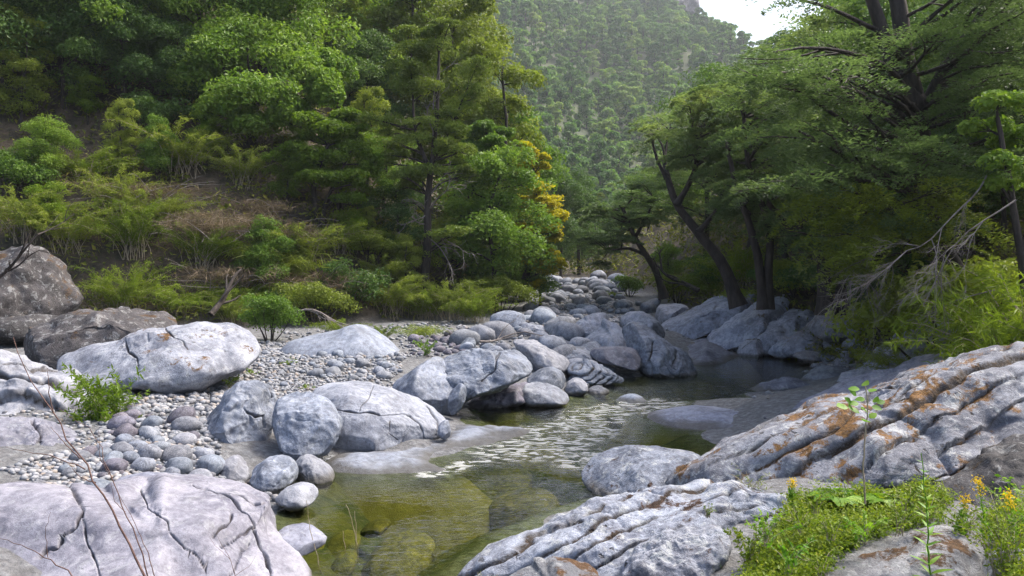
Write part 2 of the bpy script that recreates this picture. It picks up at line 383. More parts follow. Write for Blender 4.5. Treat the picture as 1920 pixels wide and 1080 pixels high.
# ------------------------------------------------------------------ far mountain
mx = np.linspace(-190, 330, 150); my = np.linspace(120, 470, 120)
RX = np.array([(p - 960) / FPX * 400 for p in (600, 900, 1180, 1300, 1335, 1395, 1460, 1600, 1900, 2400)])
RZ = np.array([CAM_Z + (HOR - p) / FPX * 400 for p in (-110, -80, -10, 62, 100, 134, 175, 210, 170, 120)])
def mh(X, Y):
    t = np.clip((Y - 125) / 275, 0, 1.25)
    rz = np.interp(X, RX, RZ)
    prof = np.where(t < 1, t ** 1.12, 1 - (t - 1) * 0.5)
    P = np.stack([X * 0.018, Y * 0.018, np.zeros_like(X)], -1).reshape(-1, 3)
    n = fbm(P, 4, 21).reshape(X.shape)
    gull = np.abs(np.sin((X - 20 + Y * 0.1) * 0.032)) * 9 * np.sin(np.clip(t, 0, 1) * math.pi)
    return 2.0 + (rz - 2) * prof + n * 6 * smooth(0, 0.25, t) * smooth(1.05, 0.8, t) - gull + 4 * np.sin(np.clip(t, 0, 1) * math.pi)
MX, MY = np.meshgrid(mx, my); MZ = mh(MX, MY)
ii = (np.arange(119)[:, None] * 150 + np.arange(149)[None]).ravel()
m, nt = mat('mountain')
tc = nd(nt, 'TexCoord').outputs['Object']
n1 = nd(nt, 'TexNoise', {'Vector': tc, 'Scale': 0.12, 'Detail': 9.0, 'Roughness': 0.75}).outputs[0]
col = mixc(nt, grey(nt, n1, 0.35, 0.65), (0.022, 0.035, 0.012), (0.05, 0.062, 0.02))
out(nt, nd(nt, 'BsdfPrincipled', {'Base Color': col, 'Roughness': 0.9}).outputs[0])
tag(link('mountain', mkmesh('mountain', np.stack([MX.ravel(), MY.ravel(), MZ.ravel()], 1), np.stack([ii, ii + 1, ii + 151, ii + 150], 1), m)), 'steep forested mountain closing the end of the valley', None, None, 'structure')

# ------------------------------------------------------------------ water
wx = np.linspace(-6, 11.5, 180); wy = np.concatenate([np.linspace(-4, 5, 20, endpoint=False), np.geomspace(5, 27, 170)])
WX, WY = np.meshgrid(wx, wy)
def near_px(pts, rad):   # distance to a polyline laid on the water
    P = np.array([G(a, b, 0)[:2] for a, b in pts]); return smooth(rad, rad * 0.25, np.abs(seg_sd(WX.ravel(), WY.ravel(), P)))
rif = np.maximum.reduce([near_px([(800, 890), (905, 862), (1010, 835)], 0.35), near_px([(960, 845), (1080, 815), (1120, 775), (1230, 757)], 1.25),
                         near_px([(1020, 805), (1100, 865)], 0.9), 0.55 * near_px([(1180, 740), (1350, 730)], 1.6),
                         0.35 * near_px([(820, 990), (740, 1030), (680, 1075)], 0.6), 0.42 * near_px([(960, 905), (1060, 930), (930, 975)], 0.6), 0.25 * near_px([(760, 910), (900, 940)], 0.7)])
P = np.stack([WX.ravel() * 3.0, WY.ravel() * 4.5, np.zeros(WX.size)], 1)
wz = fbm(P, 3, 31) * (0.002 + 0.012 * rif) + noise(P * 0.35, 5) * 0.004
m, nt = mat('water')
tc = nd(nt, 'TexCoord').outputs['Object']
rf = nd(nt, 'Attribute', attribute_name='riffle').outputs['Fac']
mp = nd(nt, 'Mapping', {'Vector': tc, 'Scale': (0.8, 1.7, 1.0)}).outputs[0]
w1 = nd(nt, 'TexNoise', {'Vector': mp, 'Scale': 5.2, 'Detail': 2.5, 'Roughness': 0.5, 'Distortion': 0.9}).outputs[0]
w2 = nd(nt, 'TexNoise', {'Vector': mp, 'Scale': 10.0, 'Detail': 2.0, 'Roughness': 0.5, 'Distortion': 0.7}).outputs[0]
h = mth(nt, 'ADD', w1, mth(nt, 'MULTIPLY', w2, 0.45))
st = mth(nt, 'ADD', 0.07, mth(nt, 'MULTIPLY', rf, 0.93))
bp = nd(nt, 'Bump', {'Strength': st, 'Distance': 0.085, 'Height': h})
fr = nd(nt, 'Fresnel', {'IOR': 1.33, 'Normal': bp.outputs[0]}).outputs[0]
gl = nd(nt, 'BsdfGlossy', {'Color': (0.98, 0.98, 0.98, 1), 'Roughness': mth(nt, 'ADD', 0.05, mth(nt, 'MULTIPLY', rf, 0.07)), 'Normal': bp.outputs[0]})
tr = nd(nt, 'BsdfTransparent', {'Color': (0.74, 0.80, 0.54, 1)})
mx1 = nd(nt, 'MixShader', {0: fr, 1: tr.outputs[0], 2: gl.outputs[0]})
glint_fac = mth(nt, 'MULTIPLY', grey(nt, mth(nt, 'ADD', h, mth(nt, 'MULTIPLY', rf, 0.25)), 0.93, 1.06), mth(nt, 'MULTIPLY', grey(nt, rf, 0.45, 1.0), 0.38))
sky_glint = nd(nt, 'BsdfDiffuse', {'Color': (0.75, 0.76, 0.74, 1)})  # diffuse white on the ripple crests, painted in for reflected sky
out(nt, nd(nt, 'MixShader', {0: glint_fac, 1: mx1.outputs[0], 2: sky_glint.outputs[0]}).outputs[0])
ii = (np.arange(len(wy) - 1)[:, None] * 180 + np.arange(179)[None]).ravel()
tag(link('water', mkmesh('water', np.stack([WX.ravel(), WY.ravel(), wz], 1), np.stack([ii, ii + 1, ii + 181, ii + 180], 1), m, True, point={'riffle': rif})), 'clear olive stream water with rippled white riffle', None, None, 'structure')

# ------------------------------------------------------------------ rocks
def chaikin(P, k=2):
    P = np.asarray(P, float)
    for _ in range(k):
        Q = np.roll(P, -1, 0); P = np.stack([0.75 * P + 0.25 * Q, 0.25 * P + 0.75 * Q], 1).reshape(-1, 2)
    return P
def radial(P, c, n=256):
    P = np.concatenate([P, P[:1]]); s = []
    for a, b in zip(P[:-1], P[1:]):
        k = max(2, int(np.linalg.norm(b - a) / 0.01)); k = min(k, 60)
        s.append(a + (b - a) * np.linspace(0, 1, k, endpoint=False)[:, None])
    s = np.concatenate(s) - c
    th = np.arctan2(s[:, 1], s[:, 0]); r = np.hypot(s[:, 0], s[:, 1])
    bins = np.full(n, -1.0); bi = ((th + math.pi) / (2 * math.pi) * n).astype(int) % n
    np.maximum.at(bins, bi, r)
    ok = np.where(bins >= 0)[0]
    return np.interp(np.arange(n), np.concatenate([ok - n, ok, ok + n]), np.tile(bins[ok], 3))
def split_tris(V, F, mark):
    E = np.sort(np.concatenate([F[:, [0, 1]], F[:, [1, 2]], F[:, [2, 0]]]), 1); n = len(F)
    key = E[:, 0].astype(np.int64) * (len(V) + 1) + E[:, 1]; u, first, inv = np.unique(key, return_index=True, return_inverse=True)
    UE = E[first]; mk = mark[UE[:, 0]] & mark[UE[:, 1]]
    mid = np.full(len(u), -1); mid[mk] = len(V) + np.arange(mk.sum())
    V2 = np.concatenate([V, (V[UE[mk, 0]] + V[UE[mk, 1]]) / 2]); m = mid[inv].reshape(3, n).T
    cnt = (m >= 0).sum(1); out_ = [F[cnt == 0]]
    f, e = F[cnt == 3], m[cnt == 3]
    out_ += [np.stack([f[:, 0], e[:, 0], e[:, 2]], 1), np.stack([e[:, 0], f[:, 1], e[:, 1]], 1), np.stack([e[:, 2], e[:, 1], f[:, 2]], 1), e]
    for k in range(3):
        a, b, c = k, (k + 1) % 3, (k + 2) % 3
        q = (cnt == 1) & (m[:, a] >= 0); f, e = F[q], m[q]
        out_ += [np.stack([f[:, a], e[:, a], f[:, c]], 1), np.stack([e[:, a], f[:, b], f[:, c]], 1)]
        q = (cnt == 2) & (m[:, c] < 0); f, e = F[q], m[q]
        out_ += [np.stack([e[:, a], f[:, b], e[:, b]], 1), np.stack([f[:, a], e[:, a], e[:, b]], 1), np.stack([f[:, a], e[:, b], f[:, c]], 1)]
    return V2, np.concatenate(out_)
def rock(name, label, poly, Y, D, mt='pale', lvl=5, lean=0.5, seed=0, cuts=6, amp=0.05, fine=0.02, cracks=(), strata=None, ex=0.85, group=None, flat=0.0, cat='boulder', sm=2, cutd=(0.66, 0.92), fit=True):
    """a solid boulder: its outline as seen, its own distance Y and half depth D (metres)"""
    r_ = np.random.default_rng(seed * 7 + 3)
    P = np.array([W(a, b, Y)[[0, 2]] for a, b in poly]); P = chaikin(P, sm)
    a2 = np.roll(P, -1, 0); cr = P[:, 0] * a2[:, 1] - a2[:, 0] * P[:, 1]; A = cr.sum() / 2
    c = np.array([((P[:, 0] + a2[:, 0]) * cr).sum(), ((P[:, 1] + a2[:, 1]) * cr).sum()]) / (6 * A)
    size = math.sqrt(abs(A)); rad = radial(P, c)
    d, F = ico(lvl); d = nrm(d + np.array([0, -0.38, 0]))
    th = np.arctan2(d[:, 2], d[:, 0]); s = np.hypot(d[:, 0], d[:, 2]); cth = -d[:, 1]
    nb = len(rad); f = (th + math.pi) / (2 * math.pi) * nb - 0.5
    i0 = np.floor(f).astype(int); fr_ = f - i0
    r = rad[i0 % nb] * (1 - fr_) + rad[(i0 + 1) % nb] * fr_
    ss = s ** ex; cc = np.sign(cth) * np.abs(cth) ** ex
    V = np.stack([r * ss * np.cos(th), -D * cc, r * ss * np.sin(th)], 1)
    for k in range(cuts):          # broken facets
        n = nrm(np.array([r_.normal(0, 0.8), -abs(r_.normal(0.6, 0.5)), r_.normal(0.35, 0.7)]))
        e = V @ n; lim = e.max() * r_.uniform(*cutd)
        V = V - n * (np.maximum(e - lim, 0) * 0.9)[:, None]
    V[:, 1] += lean * V[:, 2] * (1 if lean < 0.01 else 1)
    if flat: V[:, 2] = np.where(V[:, 2] > 0, V[:, 2] * (1 - flat * (np.abs(cth))), V[:, 2])
    wd = V + np.array([c[0], Y, c[1]])
    PX = chaikin(np.array(poly, float), sm); PXc = PX.mean(0); des = radial(PX, PXc, 180)     # keep the seen outline after leaning and faceting
    for _ in range(3 if (lvl >= 5 and fit) else 0):
        x, y = proj(wd); du, dv = x - PXc[0], y - PXc[1]; ta = np.arctan2(dv, du); rr = np.hypot(du, dv)
        bi = ((ta + math.pi) / (2 * math.pi) * 180).astype(int) % 180
        cur = np.zeros(180); np.maximum.at(cur, bi, rr); cur = np.where(cur < 1, des, cur)
        f = des / cur; f = np.clip(f, 0.55, 1.7); f = sum(np.roll(f, q_) for q_ in range(-4, 5)) / 9
        g = (ta + math.pi) / (2 * math.pi) * 180 - 0.5; j0 = np.floor(g).astype(int); w1 = g - j0
        k_ = f[j0 % 180] * (1 - w1) + f[(j0 + 1) % 180] * w1 - 1
        dep_ = wd[:, 1] / FPX
        wd = wd + np.stack([k_ * du * dep_, 0 * k_, -k_ * dv * dep_], 1)
    if cracks:
        for rnd in range(2):
            x, y = proj(wd); dm = np.min([np.abs(seg_sd(x, y, np.array(cl[1], float))) for cl in cracks], 0)
            wd, F = split_tris(wd, F, dm < (16 if rnd == 0 else 11))
    V = wd - np.array([c[0], Y, c[1]])
    N = vnormals(V, F)
    Q = wd / size
    disp = size * (amp * fbm(Q * 1.6, 3, seed) + fine * 1.35 * fbm(Q * 5.0, 5, seed + 50, 0.55) - 0.030 * (np.abs(noise(Q * 2.4 + 0.4 * fbm(Q * 3.0, 2, seed + 20)[:, None], seed + 21)) < 0.09) * (1 - np.abs(noise(Q * 2.4 + 0.4 * fbm(Q * 3.0, 2, seed + 20)[:, None], seed + 21)) / 0.09) * smooth(-0.1, 0.4, noise(Q * 1.5, seed + 22)))
    crk = np.zeros(len(V))
    if strata:
        dr, sp, dep = strata[:3]
        dr = nrm(np.array(dr, float))
        u = (wd @ dr) / sp + 0.60 * fbm(wd * 1.2 / max(size, .5), 2, seed + 4) + 0.22 * noise(wd * 2.6, seed + 9) + 0.12 * noise(wd * 7.0, seed + 10)
        k = np.floor(u); q = u - k
        lay = (_hash(k.astype(np.int64), k.astype(np.int64) * 3, k.astype(np.int64) * 7, seed) & np.uint32(255)) / 255.0
        side = noise(np.stack([wd @ nrm(np.array([1.0, 0.5, 0.25])) * 1.6 / sp * 0.22, k * 3.1, k * 0.7], 1), seed + 8)
        gro = np.exp(-((np.minimum(q, 1 - q)) / (0.06 + 0.10 * lay)) ** 2) * smooth(-0.7, 0.15, side + 0.7 * noise(wd * 2.3, seed + 2) + 0.2) * (0.5 + 0.8 * lay)
        disp = disp - dep * gro + dep * 1.2 * (lay - 0.5) * smooth(0, 0.15, q) + dep * 0.5 * side + dep * 0.6 * (0.5 - q) * smooth(-0.6, 0.4, side + noise(wd * 1.9, seed + 14))
        # cross joints inside each layer
        v = wd @ nrm(np.array([1.0, -0.2, 0.15])) / (sp * 2.6) + lay * 7 + 0.25 * noise(wd * 2.2, seed + 3)
        qq = np.abs(v - np.round(v)); gj = np.exp(-(qq / 0.035) ** 2) * (lay > 0.6)
        disp = disp - dep * 0.3 * gj
        crk = np.maximum(crk, np.clip(gro * 1.6 + gj * 0.6 - 0.3, 0, 1))
    if cracks:
        x, y = proj(wd); front = (N[:, 1] < 0.55)
        for cl in cracks:
            w_ = cl[0]; pts = np.array(cl[1], float)
            jx = 5 * noise(np.stack([x / 22, y / 22, x * 0], 1), seed + 6)
            dd = np.abs(seg_sd(x + jx, y + jx, pts)); wv = w_ * 0.38 * (0.45 + 0.9 * smooth(-0.4, 0.5, noise(np.stack([x / 17, y / 17, x * 0 + 3], 1), seed + 12))); e = np.exp(-(dd / wv) ** 2) * front
            disp = disp - e * min(0.06, w_ * 0.0095) * (size if size < 1 else 1)
            crk = np.maximum(crk, e * smooth(-0.5, 0.3, noise(np.stack([x / 40, y / 40, x * 0], 1), seed + 1) + 0.22))
    V = V + N * disp[:, None]
    z0 = g1(c[0], Y)
    base = np.array([c[0], Y, z0])
    V = V + np.array([c[0], Y, c[1]]) - base
    return tag(link(name, mkmesh(name, V, F, M[mt], True, point={'crack': crk}), base), label, cat, group)
def shelf(name, label, poly, z, mt, seed, h=0.12, cat='rock shelf'):
    """a low flat ledge: outline lying on the ground, rounded edge falling into the bed"""
    P = chaikin(np.array([G(a, b, z)[:2] for a, b in poly]), 2)
    lo, hi = P.min(0) - 1.3, P.max(0) + 1.3
    xs = np.arange(lo[0], hi[0], 0.05); ys = np.arange(lo[1], hi[1], 0.05 if hi[1] < 14 else 0.08)
    X, Y = np.meshgrid(xs, ys); sd = poly_sd(X.ravel(), Y.ravel(), P)
    Q = np.stack([X.ravel(), Y.ravel(), np.zeros(X.size)], 1)
    sd = sd + 0.06 * fbm(Q * 2.5, 3, seed)
    tt = np.maximum(0, 0.12 - sd)
    Z = z - 0.33 * tt - 0.55 * tt ** 2 + h * smooth(0, 0.9, sd) + 0.045 * fbm(Q * 1.3, 4, seed + 1) + 0.012 * fbm(Q * 7, 4, seed + 2)
    keep = sd > -1.15
    ii = (np.arange(len(ys) - 1)[:, None] * len(xs) + np.arange(len(xs) - 1)[None]).ravel()
    F = np.stack([ii, ii + 1, ii + len(xs) + 1, ii + len(xs)], 1); F = F[keep[F].all(1)]
    used = np.unique(F); remap = np.full(X.size, -1); remap[used] = np.arange(len(used))
    V = np.stack([X.ravel(), Y.ravel(), Z], 1)[used]; c = np.array([*P.mean(0), z - 0.1])
    return tag(link(name, mkmesh(name, V - c, remap[F], M[mt]), c), label, cat)

# left bank -----------------------------------------------------------
rock('boulder', 'dark lichen crusted boulder against the bushes at the left edge of the photo', [(-90, 560), (-60, 490), (0, 470), (60, 462), (105, 488), (135, 530), (147, 565), (130, 600), (60, 625), (-60, 640)], 19.5, 1.2, 'dark', 5, 0.4, 1, 8, 0.07, 0.035)
rock('boulder', 'low dark rock slab under the lichen boulder at the left edge', [(-60, 610), (0, 592), (60, 590), (110, 597), (130, 612), (60, 640), (-60, 650)], 18.2, 0.8, 'dark', 4, 0.5, 2)
rock('boulder', 'dark mossy boulder behind the long pale overhanging boulder', [(35, 640), (60, 610), (122, 592), (198, 577), (242, 574), (295, 580), (325, 592), (340, 612), (320, 680), (150, 720), (60, 690)], 15.0, 1.1, 'dark', 5, 0.6, 3, 7, 0.06, 0.03)
rock('boulder', 'long pale boulder with an undercut overhanging tip and brown moss on its crest', [(95, 672), (150, 650), (205, 645), (250, 621), (320, 615), (400, 604), (447, 606), (472, 628), (488, 655), (484, 674), (450, 694), (410, 716), (362, 738), (300, 734), (240, 725), (200, 745), (130, 735)], 13.3, 0.95, 'overhang', 6, 0.75, 4, 5, 0.035, 0.016,
     [(5, [(262, 690), (258, 672), (240, 660), (235, 640)]), (3, [(310, 617), (345, 640), (352, 655)])], None, 0.72)
rock('boulder', 'dark slab wedged under the overhanging boulder', [(205, 712), (260, 718), (330, 726), (372, 728), (350, 748), (290, 770), (225, 775), (200, 745)], 13.0, 0.55, 'grey', 4, 0.2, 5)
rock('rock_outcrop', 'terraced pale rock outcrop at the left edge, broken into ledges', [(-90, 650), (0, 655), (45, 664), (95, 690), (140, 703), (165, 735), (182, 770), (165, 805), (60, 830), (-90, 830)], 11.6, 0.9, 'pale', 6, 0.9, 6, 6, 0.05, 0.03, (), ((0.10, 0.2, 1.0), 0.24, 0.11), 0.8, cat='rock outcrop')
rock('boulder', 'smooth pale rounded boulder with dark folds in front of the terraced outcrop', [(-90, 790), (0, 780), (60, 784), (128, 803), (172, 822), (183, 848), (160, 880), (80, 905), (-90, 930)], 9.3, 0.6, 'lilac', 6, 0.7, 7, 4, 0.05, 0.02, [(7, [(62, 790), (78, 812), (60, 850), (30, 880)]), (4, [(120, 830), (135, 848)])])
rock('boulder', 'small rounded boulder low at the left edge beside the pale folded boulder', [(-40, 862), (5, 866), (26, 885), (22, 910), (-10, 925), (-40, 930)], 8.7, 0.3, 'grey', 4, 0.3, 8)
rock('boulder', 'broad fractured foreground boulder with dark mossy cracks filling the lower left corner', [(-130, 935), (0, 924), (55, 905), (110, 900), (150, 925), (200, 912), (270, 893), (330, 895), (400, 898), (485, 915), (513, 940), (527, 972), (517, 992), (548, 1028), (580, 1060), (590, 1110), (520, 1260), (200, 1320), (-130, 1300)], 6.3, 0.85, 'lilac', 6, 1.15, 9, 4, 0.03, 0.012,
     [(7, [(124, 905), (150, 938), (157, 955), (140, 985), (115, 1008), (72, 1036)]), (4, [(155, 962), (160, 1010), (178, 1050), (190, 1085)]), (3.5, [(264, 918), (275, 950), (292, 962), (312, 978), (318, 1002), (345, 1028), (372, 1045), (384, 1066)]), (5, [(437, 962), (424, 985), (398, 1003)]), (4.5, [(410, 925), (445, 945), (470, 962), (482, 985), (440, 1010), (415, 1025)]), (5.5, [(478, 988), (487, 1015), (505, 1045), (509, 1080)]), (4, [(360, 910), (420, 928), (500, 940)]), (3, [(430, 1090), (450, 1045), (470, 1010)])], None, 0.7, cutd=(0.86, 0.97))
rock('boulder', 'pinkish low slab lying behind the fractured foreground boulder', [(195, 912), (245, 890), (290, 884), (360, 890), (430, 905), (480, 920), (450, 960), (250, 970)], 7.6, 0.5, 'lilac', 5, 0.9, 10, 3, 0.02, 0.01)
rock('boulder', 'smooth grey dome shaped boulder left of the tall grey boulder', [(258, 778), (275, 752), (305, 737), (345, 735), (368, 752), (374, 785), (366, 812), (330, 822), (275, 812)], 12.4, 0.5, 'grey', 5, 0.5, 11, 2, 0.03, 0.01)
rock('boulder', 'pale slab half hidden between the dome boulder and the overhanging tip', [(350, 745), (385, 722), (420, 712), (440, 740), (430, 790), (375, 795)], 13.2, 0.45, 'pale', 4, 0.7, 12)
rock('boulder', 'tall grey standing boulder with a notched right side and moss on its shoulder', [(369, 826), (376, 795), (403, 766), (423, 732), (455, 714), (486, 710), (507, 721), (520, 744), (519, 780), (510, 812), (508, 842), (482, 866), (440, 874), (390, 866)], 10.7, 0.55, 'grey', 6, 0.45, 13, 6, 0.05, 0.018, [(7, [(492, 712), (506, 722), (514, 745)]), (6, [(466, 775), (480, 782), (496, 778), (500, 800)])])
rock('boulder', 'leaning grey boulder with a shadowed right face beside the tall standing boulder', [(511, 800), (518, 747), (543, 736), (580, 736), (620, 753), (643, 779), (645, 803), (628, 834), (606, 862), (560, 866), (525, 858)], 10.4, 0.5, 'grey', 6, 0.5, 14, 5, 0.05, 0.018)
rock('boulder', 'upright pale stone with a pointed top at the foot of the tall grey boulder', [(407, 902), (418, 862), (448, 850), (465, 872), (471, 905), (445, 922), (415, 916)], 9.3, 0.25, 'pale', 5, 0.4, 15)
rock('boulder', 'speckled oval grey boulder at the water edge below the leaning boulder', [(466, 898), (484, 868), (514, 851), (550, 856), (563, 882), (550, 908), (512, 934), (478, 925)], 9.2, 0.33, 'grey', 5, 0.5, 16, 3, 0.04, 0.02)
rock('boulder', 'pale rounded stone right of the speckled oval boulder by the water', [(548, 900), (553, 862), (575, 849), (606, 864), (630, 888), (625, 908), (595, 920)], 9.6, 0.28, 'pale', 5, 0.5, 17, 3)
rock('boulder', 'egg shaped pale stone sitting in the shallow water edge', [(510, 942), (530, 918), (562, 902), (590, 908), (600, 928), (582, 950), (542, 962)], 8.4, 0.22, 'pale', 5, 0.5, 18, 2, 0.03, 0.01)
rock('boulder', 'flat pinkish stone barely above the water beside the foreground boulder', [(505, 1015), (522, 994), (570, 993), (614, 1012), (606, 1026), (550, 1034)], 6.9, 0.22, 'lilac', 4, 0.9, 19, 2)
rock('boulder', 'dark purple boulder among the cobbles behind the foreground boulder', [(140, 905), (155, 875), (195, 868), (235, 880), (245, 905), (205, 925), (160, 925)], 8.6, 0.3, 'rubble', 4, 0.5, 20)
rock('boulder', 'blue grey smooth stone in front of the dark purple boulder', [(128, 925), (150, 902), (190, 905), (225, 930), (190, 960), (140, 955)], 7.6, 0.22, 'cobble', 4, 0.5, 21)
rock('boulder', 'large pale rounded boulder split by a horizontal crack on the left bank', [(578, 745), (600, 720), (645, 712), (705, 720), (745, 730), (780, 748), (810, 766), (828, 780), (848, 804), (845, 820), (820, 836), (780, 850), (730, 856), (670, 852), (620, 845), (590, 800)], 11.6, 0.85, 'pale', 6, 0.7, 22, 4, 0.03, 0.012, [(3.5, [(620, 768), (660, 772), (700, 775), (740, 778), (770, 783)]), (2.5, [(700, 725), (690, 745), (672, 768)]), (2, [(730, 790), (728, 812), (745, 825)]), (3.5, [(768, 783), (790, 800), (800, 830)]), (4, [(800, 765), (822, 790), (818, 815)])], None, 0.75)
rock('boulder', 'small dark knob of rock at the right end of the cracked pale boulder', [(822, 795), (838, 786), (848, 800), (847, 818), (832, 824), (820, 815)], 11.3, 0.14, 'grey', 4, 0.3, 23)
shelf('rock_shelf', 'flat pale rock shelf running from the cracked boulder into the water', [(600, 868), (625, 842), (720, 846), (800, 830), (845, 792), (905, 795), (985, 800), (1005, 804), (935, 826), (860, 836), (795, 860), (845, 872), (830, 880), (690, 884), (625, 880)], 0.04, 'pale', 24)
rock('boulder', 'whale backed pale boulder behind the gravel bar', [(515, 668), (545, 640), (590, 627), (632, 620), (655, 609), (682, 607), (707, 620), (732, 640), (750, 660), (746, 685), (640, 695), (540, 690)], 18.2, 0.9, 'pale', 5, 0.6, 25, 2, 0.02, 0.008)
rock('boulder', 'wedge shaped grey boulder left of the twin topped angular boulder', [(730, 728), (758, 704), (805, 672), (824, 668), (832, 690), (858, 720), (872, 745), (845, 790), (800, 790), (750, 760)], 13.6, 0.6, 'grey', 5, 0.5, 26, 7, 0.04, 0.02)
rock('boulder', 'twin topped angular grey boulder undercut above the water', [(822, 672), (860, 661), (908, 653), (938, 660), (962, 657), (997, 674), (1003, 692), (970, 714), (925, 740), (880, 752), (850, 770), (832, 745), (830, 705)], 14.0, 0.8, 'grey', 6, 0.35, 27, 7, 0.05, 0.02, [(5, [(940, 662), (928, 690), (905, 715)]), (4, [(828, 676), (836, 700)])])
rock('boulder', 'small angular block at the foot of the twin topped boulder', [(838, 742), (858, 718), (872, 722), (876, 745), (858, 775), (842, 778)], 13.0, 0.2, 'grey', 4, 0.3, 28)
rock('boulder', 'dark wet undercut ledge beneath the twin topped boulder', [(850, 775), (900, 740), (960, 718), (1000, 715), (1010, 745), (960, 765), (880, 785)], 14.6, 0.5, 'rubble', 5, 0.2, 29, 5, 0.08, 0.04)
rock('boulder', 'low pale smooth rock at the water right of the undercut ledge', [(972, 735), (985, 719), (1012, 717), (1045, 724), (1069, 745), (1062, 762), (980, 766)], 14.6, 0.4, 'pale', 5, 0.7, 30, 2, 0.03)
rock('boulder', 'long pale tilted rock behind the twin topped boulder', [(955, 638), (987, 635), (1020, 648), (1053, 665), (1069, 680), (1062, 700), (1033, 705), (1005, 690), (980, 665)], 17.4, 0.6, 'pale', 5, 0.6, 31, 5, 0.05, 0.02)
rock('boulder', 'grey tapering rock with a split tip by the pale slanting slabs', [(980, 720), (1003, 694), (1040, 688), (1064, 704), (1058, 726), (1020, 735)], 15.6, 0.4, 'grey', 4, 0.6, 32)
rock('boulder', 'small triangular stone at the water below the slanting slabs', [(1050, 736), (1074, 709), (1096, 711), (1106, 732), (1085, 745)], 15.6, 0.25, 'pale', 4, 0.5, 33)
rock('boulder', 'flat grey stone in the water edge below the slanting slabs', [(1088, 738), (1120, 721), (1146, 733), (1132, 744), (1100, 748)], 15.8, 0.25, 'grey', 4, 0.5, 34)
rock('rock_outcrop', 'pale slanting layered slabs beside the dark waterside boulder', [(1060, 695), (1076, 678), (1107, 673), (1148, 698), (1170, 711), (1145, 722), (1093, 720)], 17.0, 0.5, 'pale', 5, 0.8, 35, 3, 0.03, 0.02, (), ((-0.45, -0.3, 1.0), 0.11, 0.05), cat='rock outcrop')
rock('boulder', 'smooth pale ridge of rock left of the pyramid boulder', [(1040, 668), (1070, 645), (1110, 655), (1118, 690), (1080, 695), (1050, 690)], 18.2, 0.6, 'pale', 5, 0.7, 36)
rock('boulder', 'pale pyramid shaped boulder at the centre of the stream bed', [(1085, 645), (1110, 622), (1133, 606), (1152, 604), (1165, 617), (1195, 633), (1206, 648), (1195, 668), (1110, 668)], 20.0, 0.8, 'pale', 5, 0.6, 37, 6, 0.04, 0.02)
rock('boulder', 'blocky grey boulder behind the pyramid boulder', [(1066, 618), (1093, 597), (1123, 584), (1140, 592), (1142, 615), (1110, 650), (1075, 650)], 21.5, 0.8, 'pale', 5, 0.5, 38, 7, 0.05, 0.02)
rock('boulder', 'squat grey boulder left of the blocky grey boulder', [(1028, 628), (1042, 606), (1066, 601), (1074, 622), (1070, 645), (1040, 645)], 21.5, 0.6, 'grey', 4, 0.5, 39)
rock('boulder', 'pinkish long block resting below the pyramid boulder', [(1104, 655), (1143, 649), (1187, 651), (1200, 667), (1203, 695), (1177, 696), (1143, 684), (1110, 672)], 18.0, 0.5, 'lilac', 5, 0.4, 40, 6, 0.03, 0.012)
rock('boulder', 'big dark waterside boulder with a pale crown in the middle of the stream', [(1160, 620), (1183, 601), (1210, 611), (1230, 627), (1250, 640), (1275, 657), (1292, 664), (1299, 687), (1308, 702), (1290, 722), (1243, 724), (1205, 712), (1190, 680)], 18.6, 0.75, 'grey', 6, 0.25, 41, 8, 0.05, 0.02, [(5, [(1225, 640), (1215, 675), (1225, 705)]), (4, [(1270, 660), (1262, 690)])])
rock('boulder', 'smooth grey hump behind the dark waterside boulder', [(1160, 612), (1170, 590), (1190, 581), (1216, 588), (1238, 605), (1250, 640), (1200, 650)], 22.0, 0.8, 'grey', 5, 0.5, 42, 3)
rock('boulder', 'small pale dome breaking the water in mid stream', [(1143, 758), (1166, 743), (1188, 739), (1208, 746), (1216, 758), (1180, 768)], 14.9, 0.25, 'pale', 4, 0.6, 43, 2)
rock('boulder', 'bluish stone with a flat top among the dark rubble', [(857, 655), (872, 632), (890, 633), (895, 655), (870, 668)], 19.0, 0.3, 'cobble', 4, 0.4, 44)
rock('boulder', 'purple grey rock at the foot of the bushes above the rubble', [(890, 640), (905, 618), (940, 612), (962, 625), (955, 648), (915, 652)], 21.5, 0.6, 'rubble', 4, 0.5, 45)
rock('boulder', 'grey rock pile top beside the purple grey rock', [(955, 640), (975, 610), (1005, 603), (1030, 622), (1030, 645), (985, 650)], 23.0, 0.7, 'grey', 5, 0.5, 46, 7, 0.09, 0.04)
rock('boulder', 'pale rock with a mossy top under the left trees along the stream', [(985, 605), (1000, 580), (1020, 572), (1045, 590), (1055, 612), (1010, 618)], 28.0, 0.8, 'pale', 4, 0.5, 47)
rock('boulder', 'largest pale boulder far up the stream bed', [(1066, 548), (1072, 533), (1092, 527), (1118, 529), (1135, 540), (1132, 552), (1090, 558)], 52.0, 1.6, 'pale', 5, 0.4, 48, 6)
rock('boulder', 'dark triangular rock beside the largest far boulder', [(1128, 555), (1142, 540), (1160, 541), (1170, 556), (1140, 564)], 46.0, 1.0, 'bank', 4, 0.4, 49)
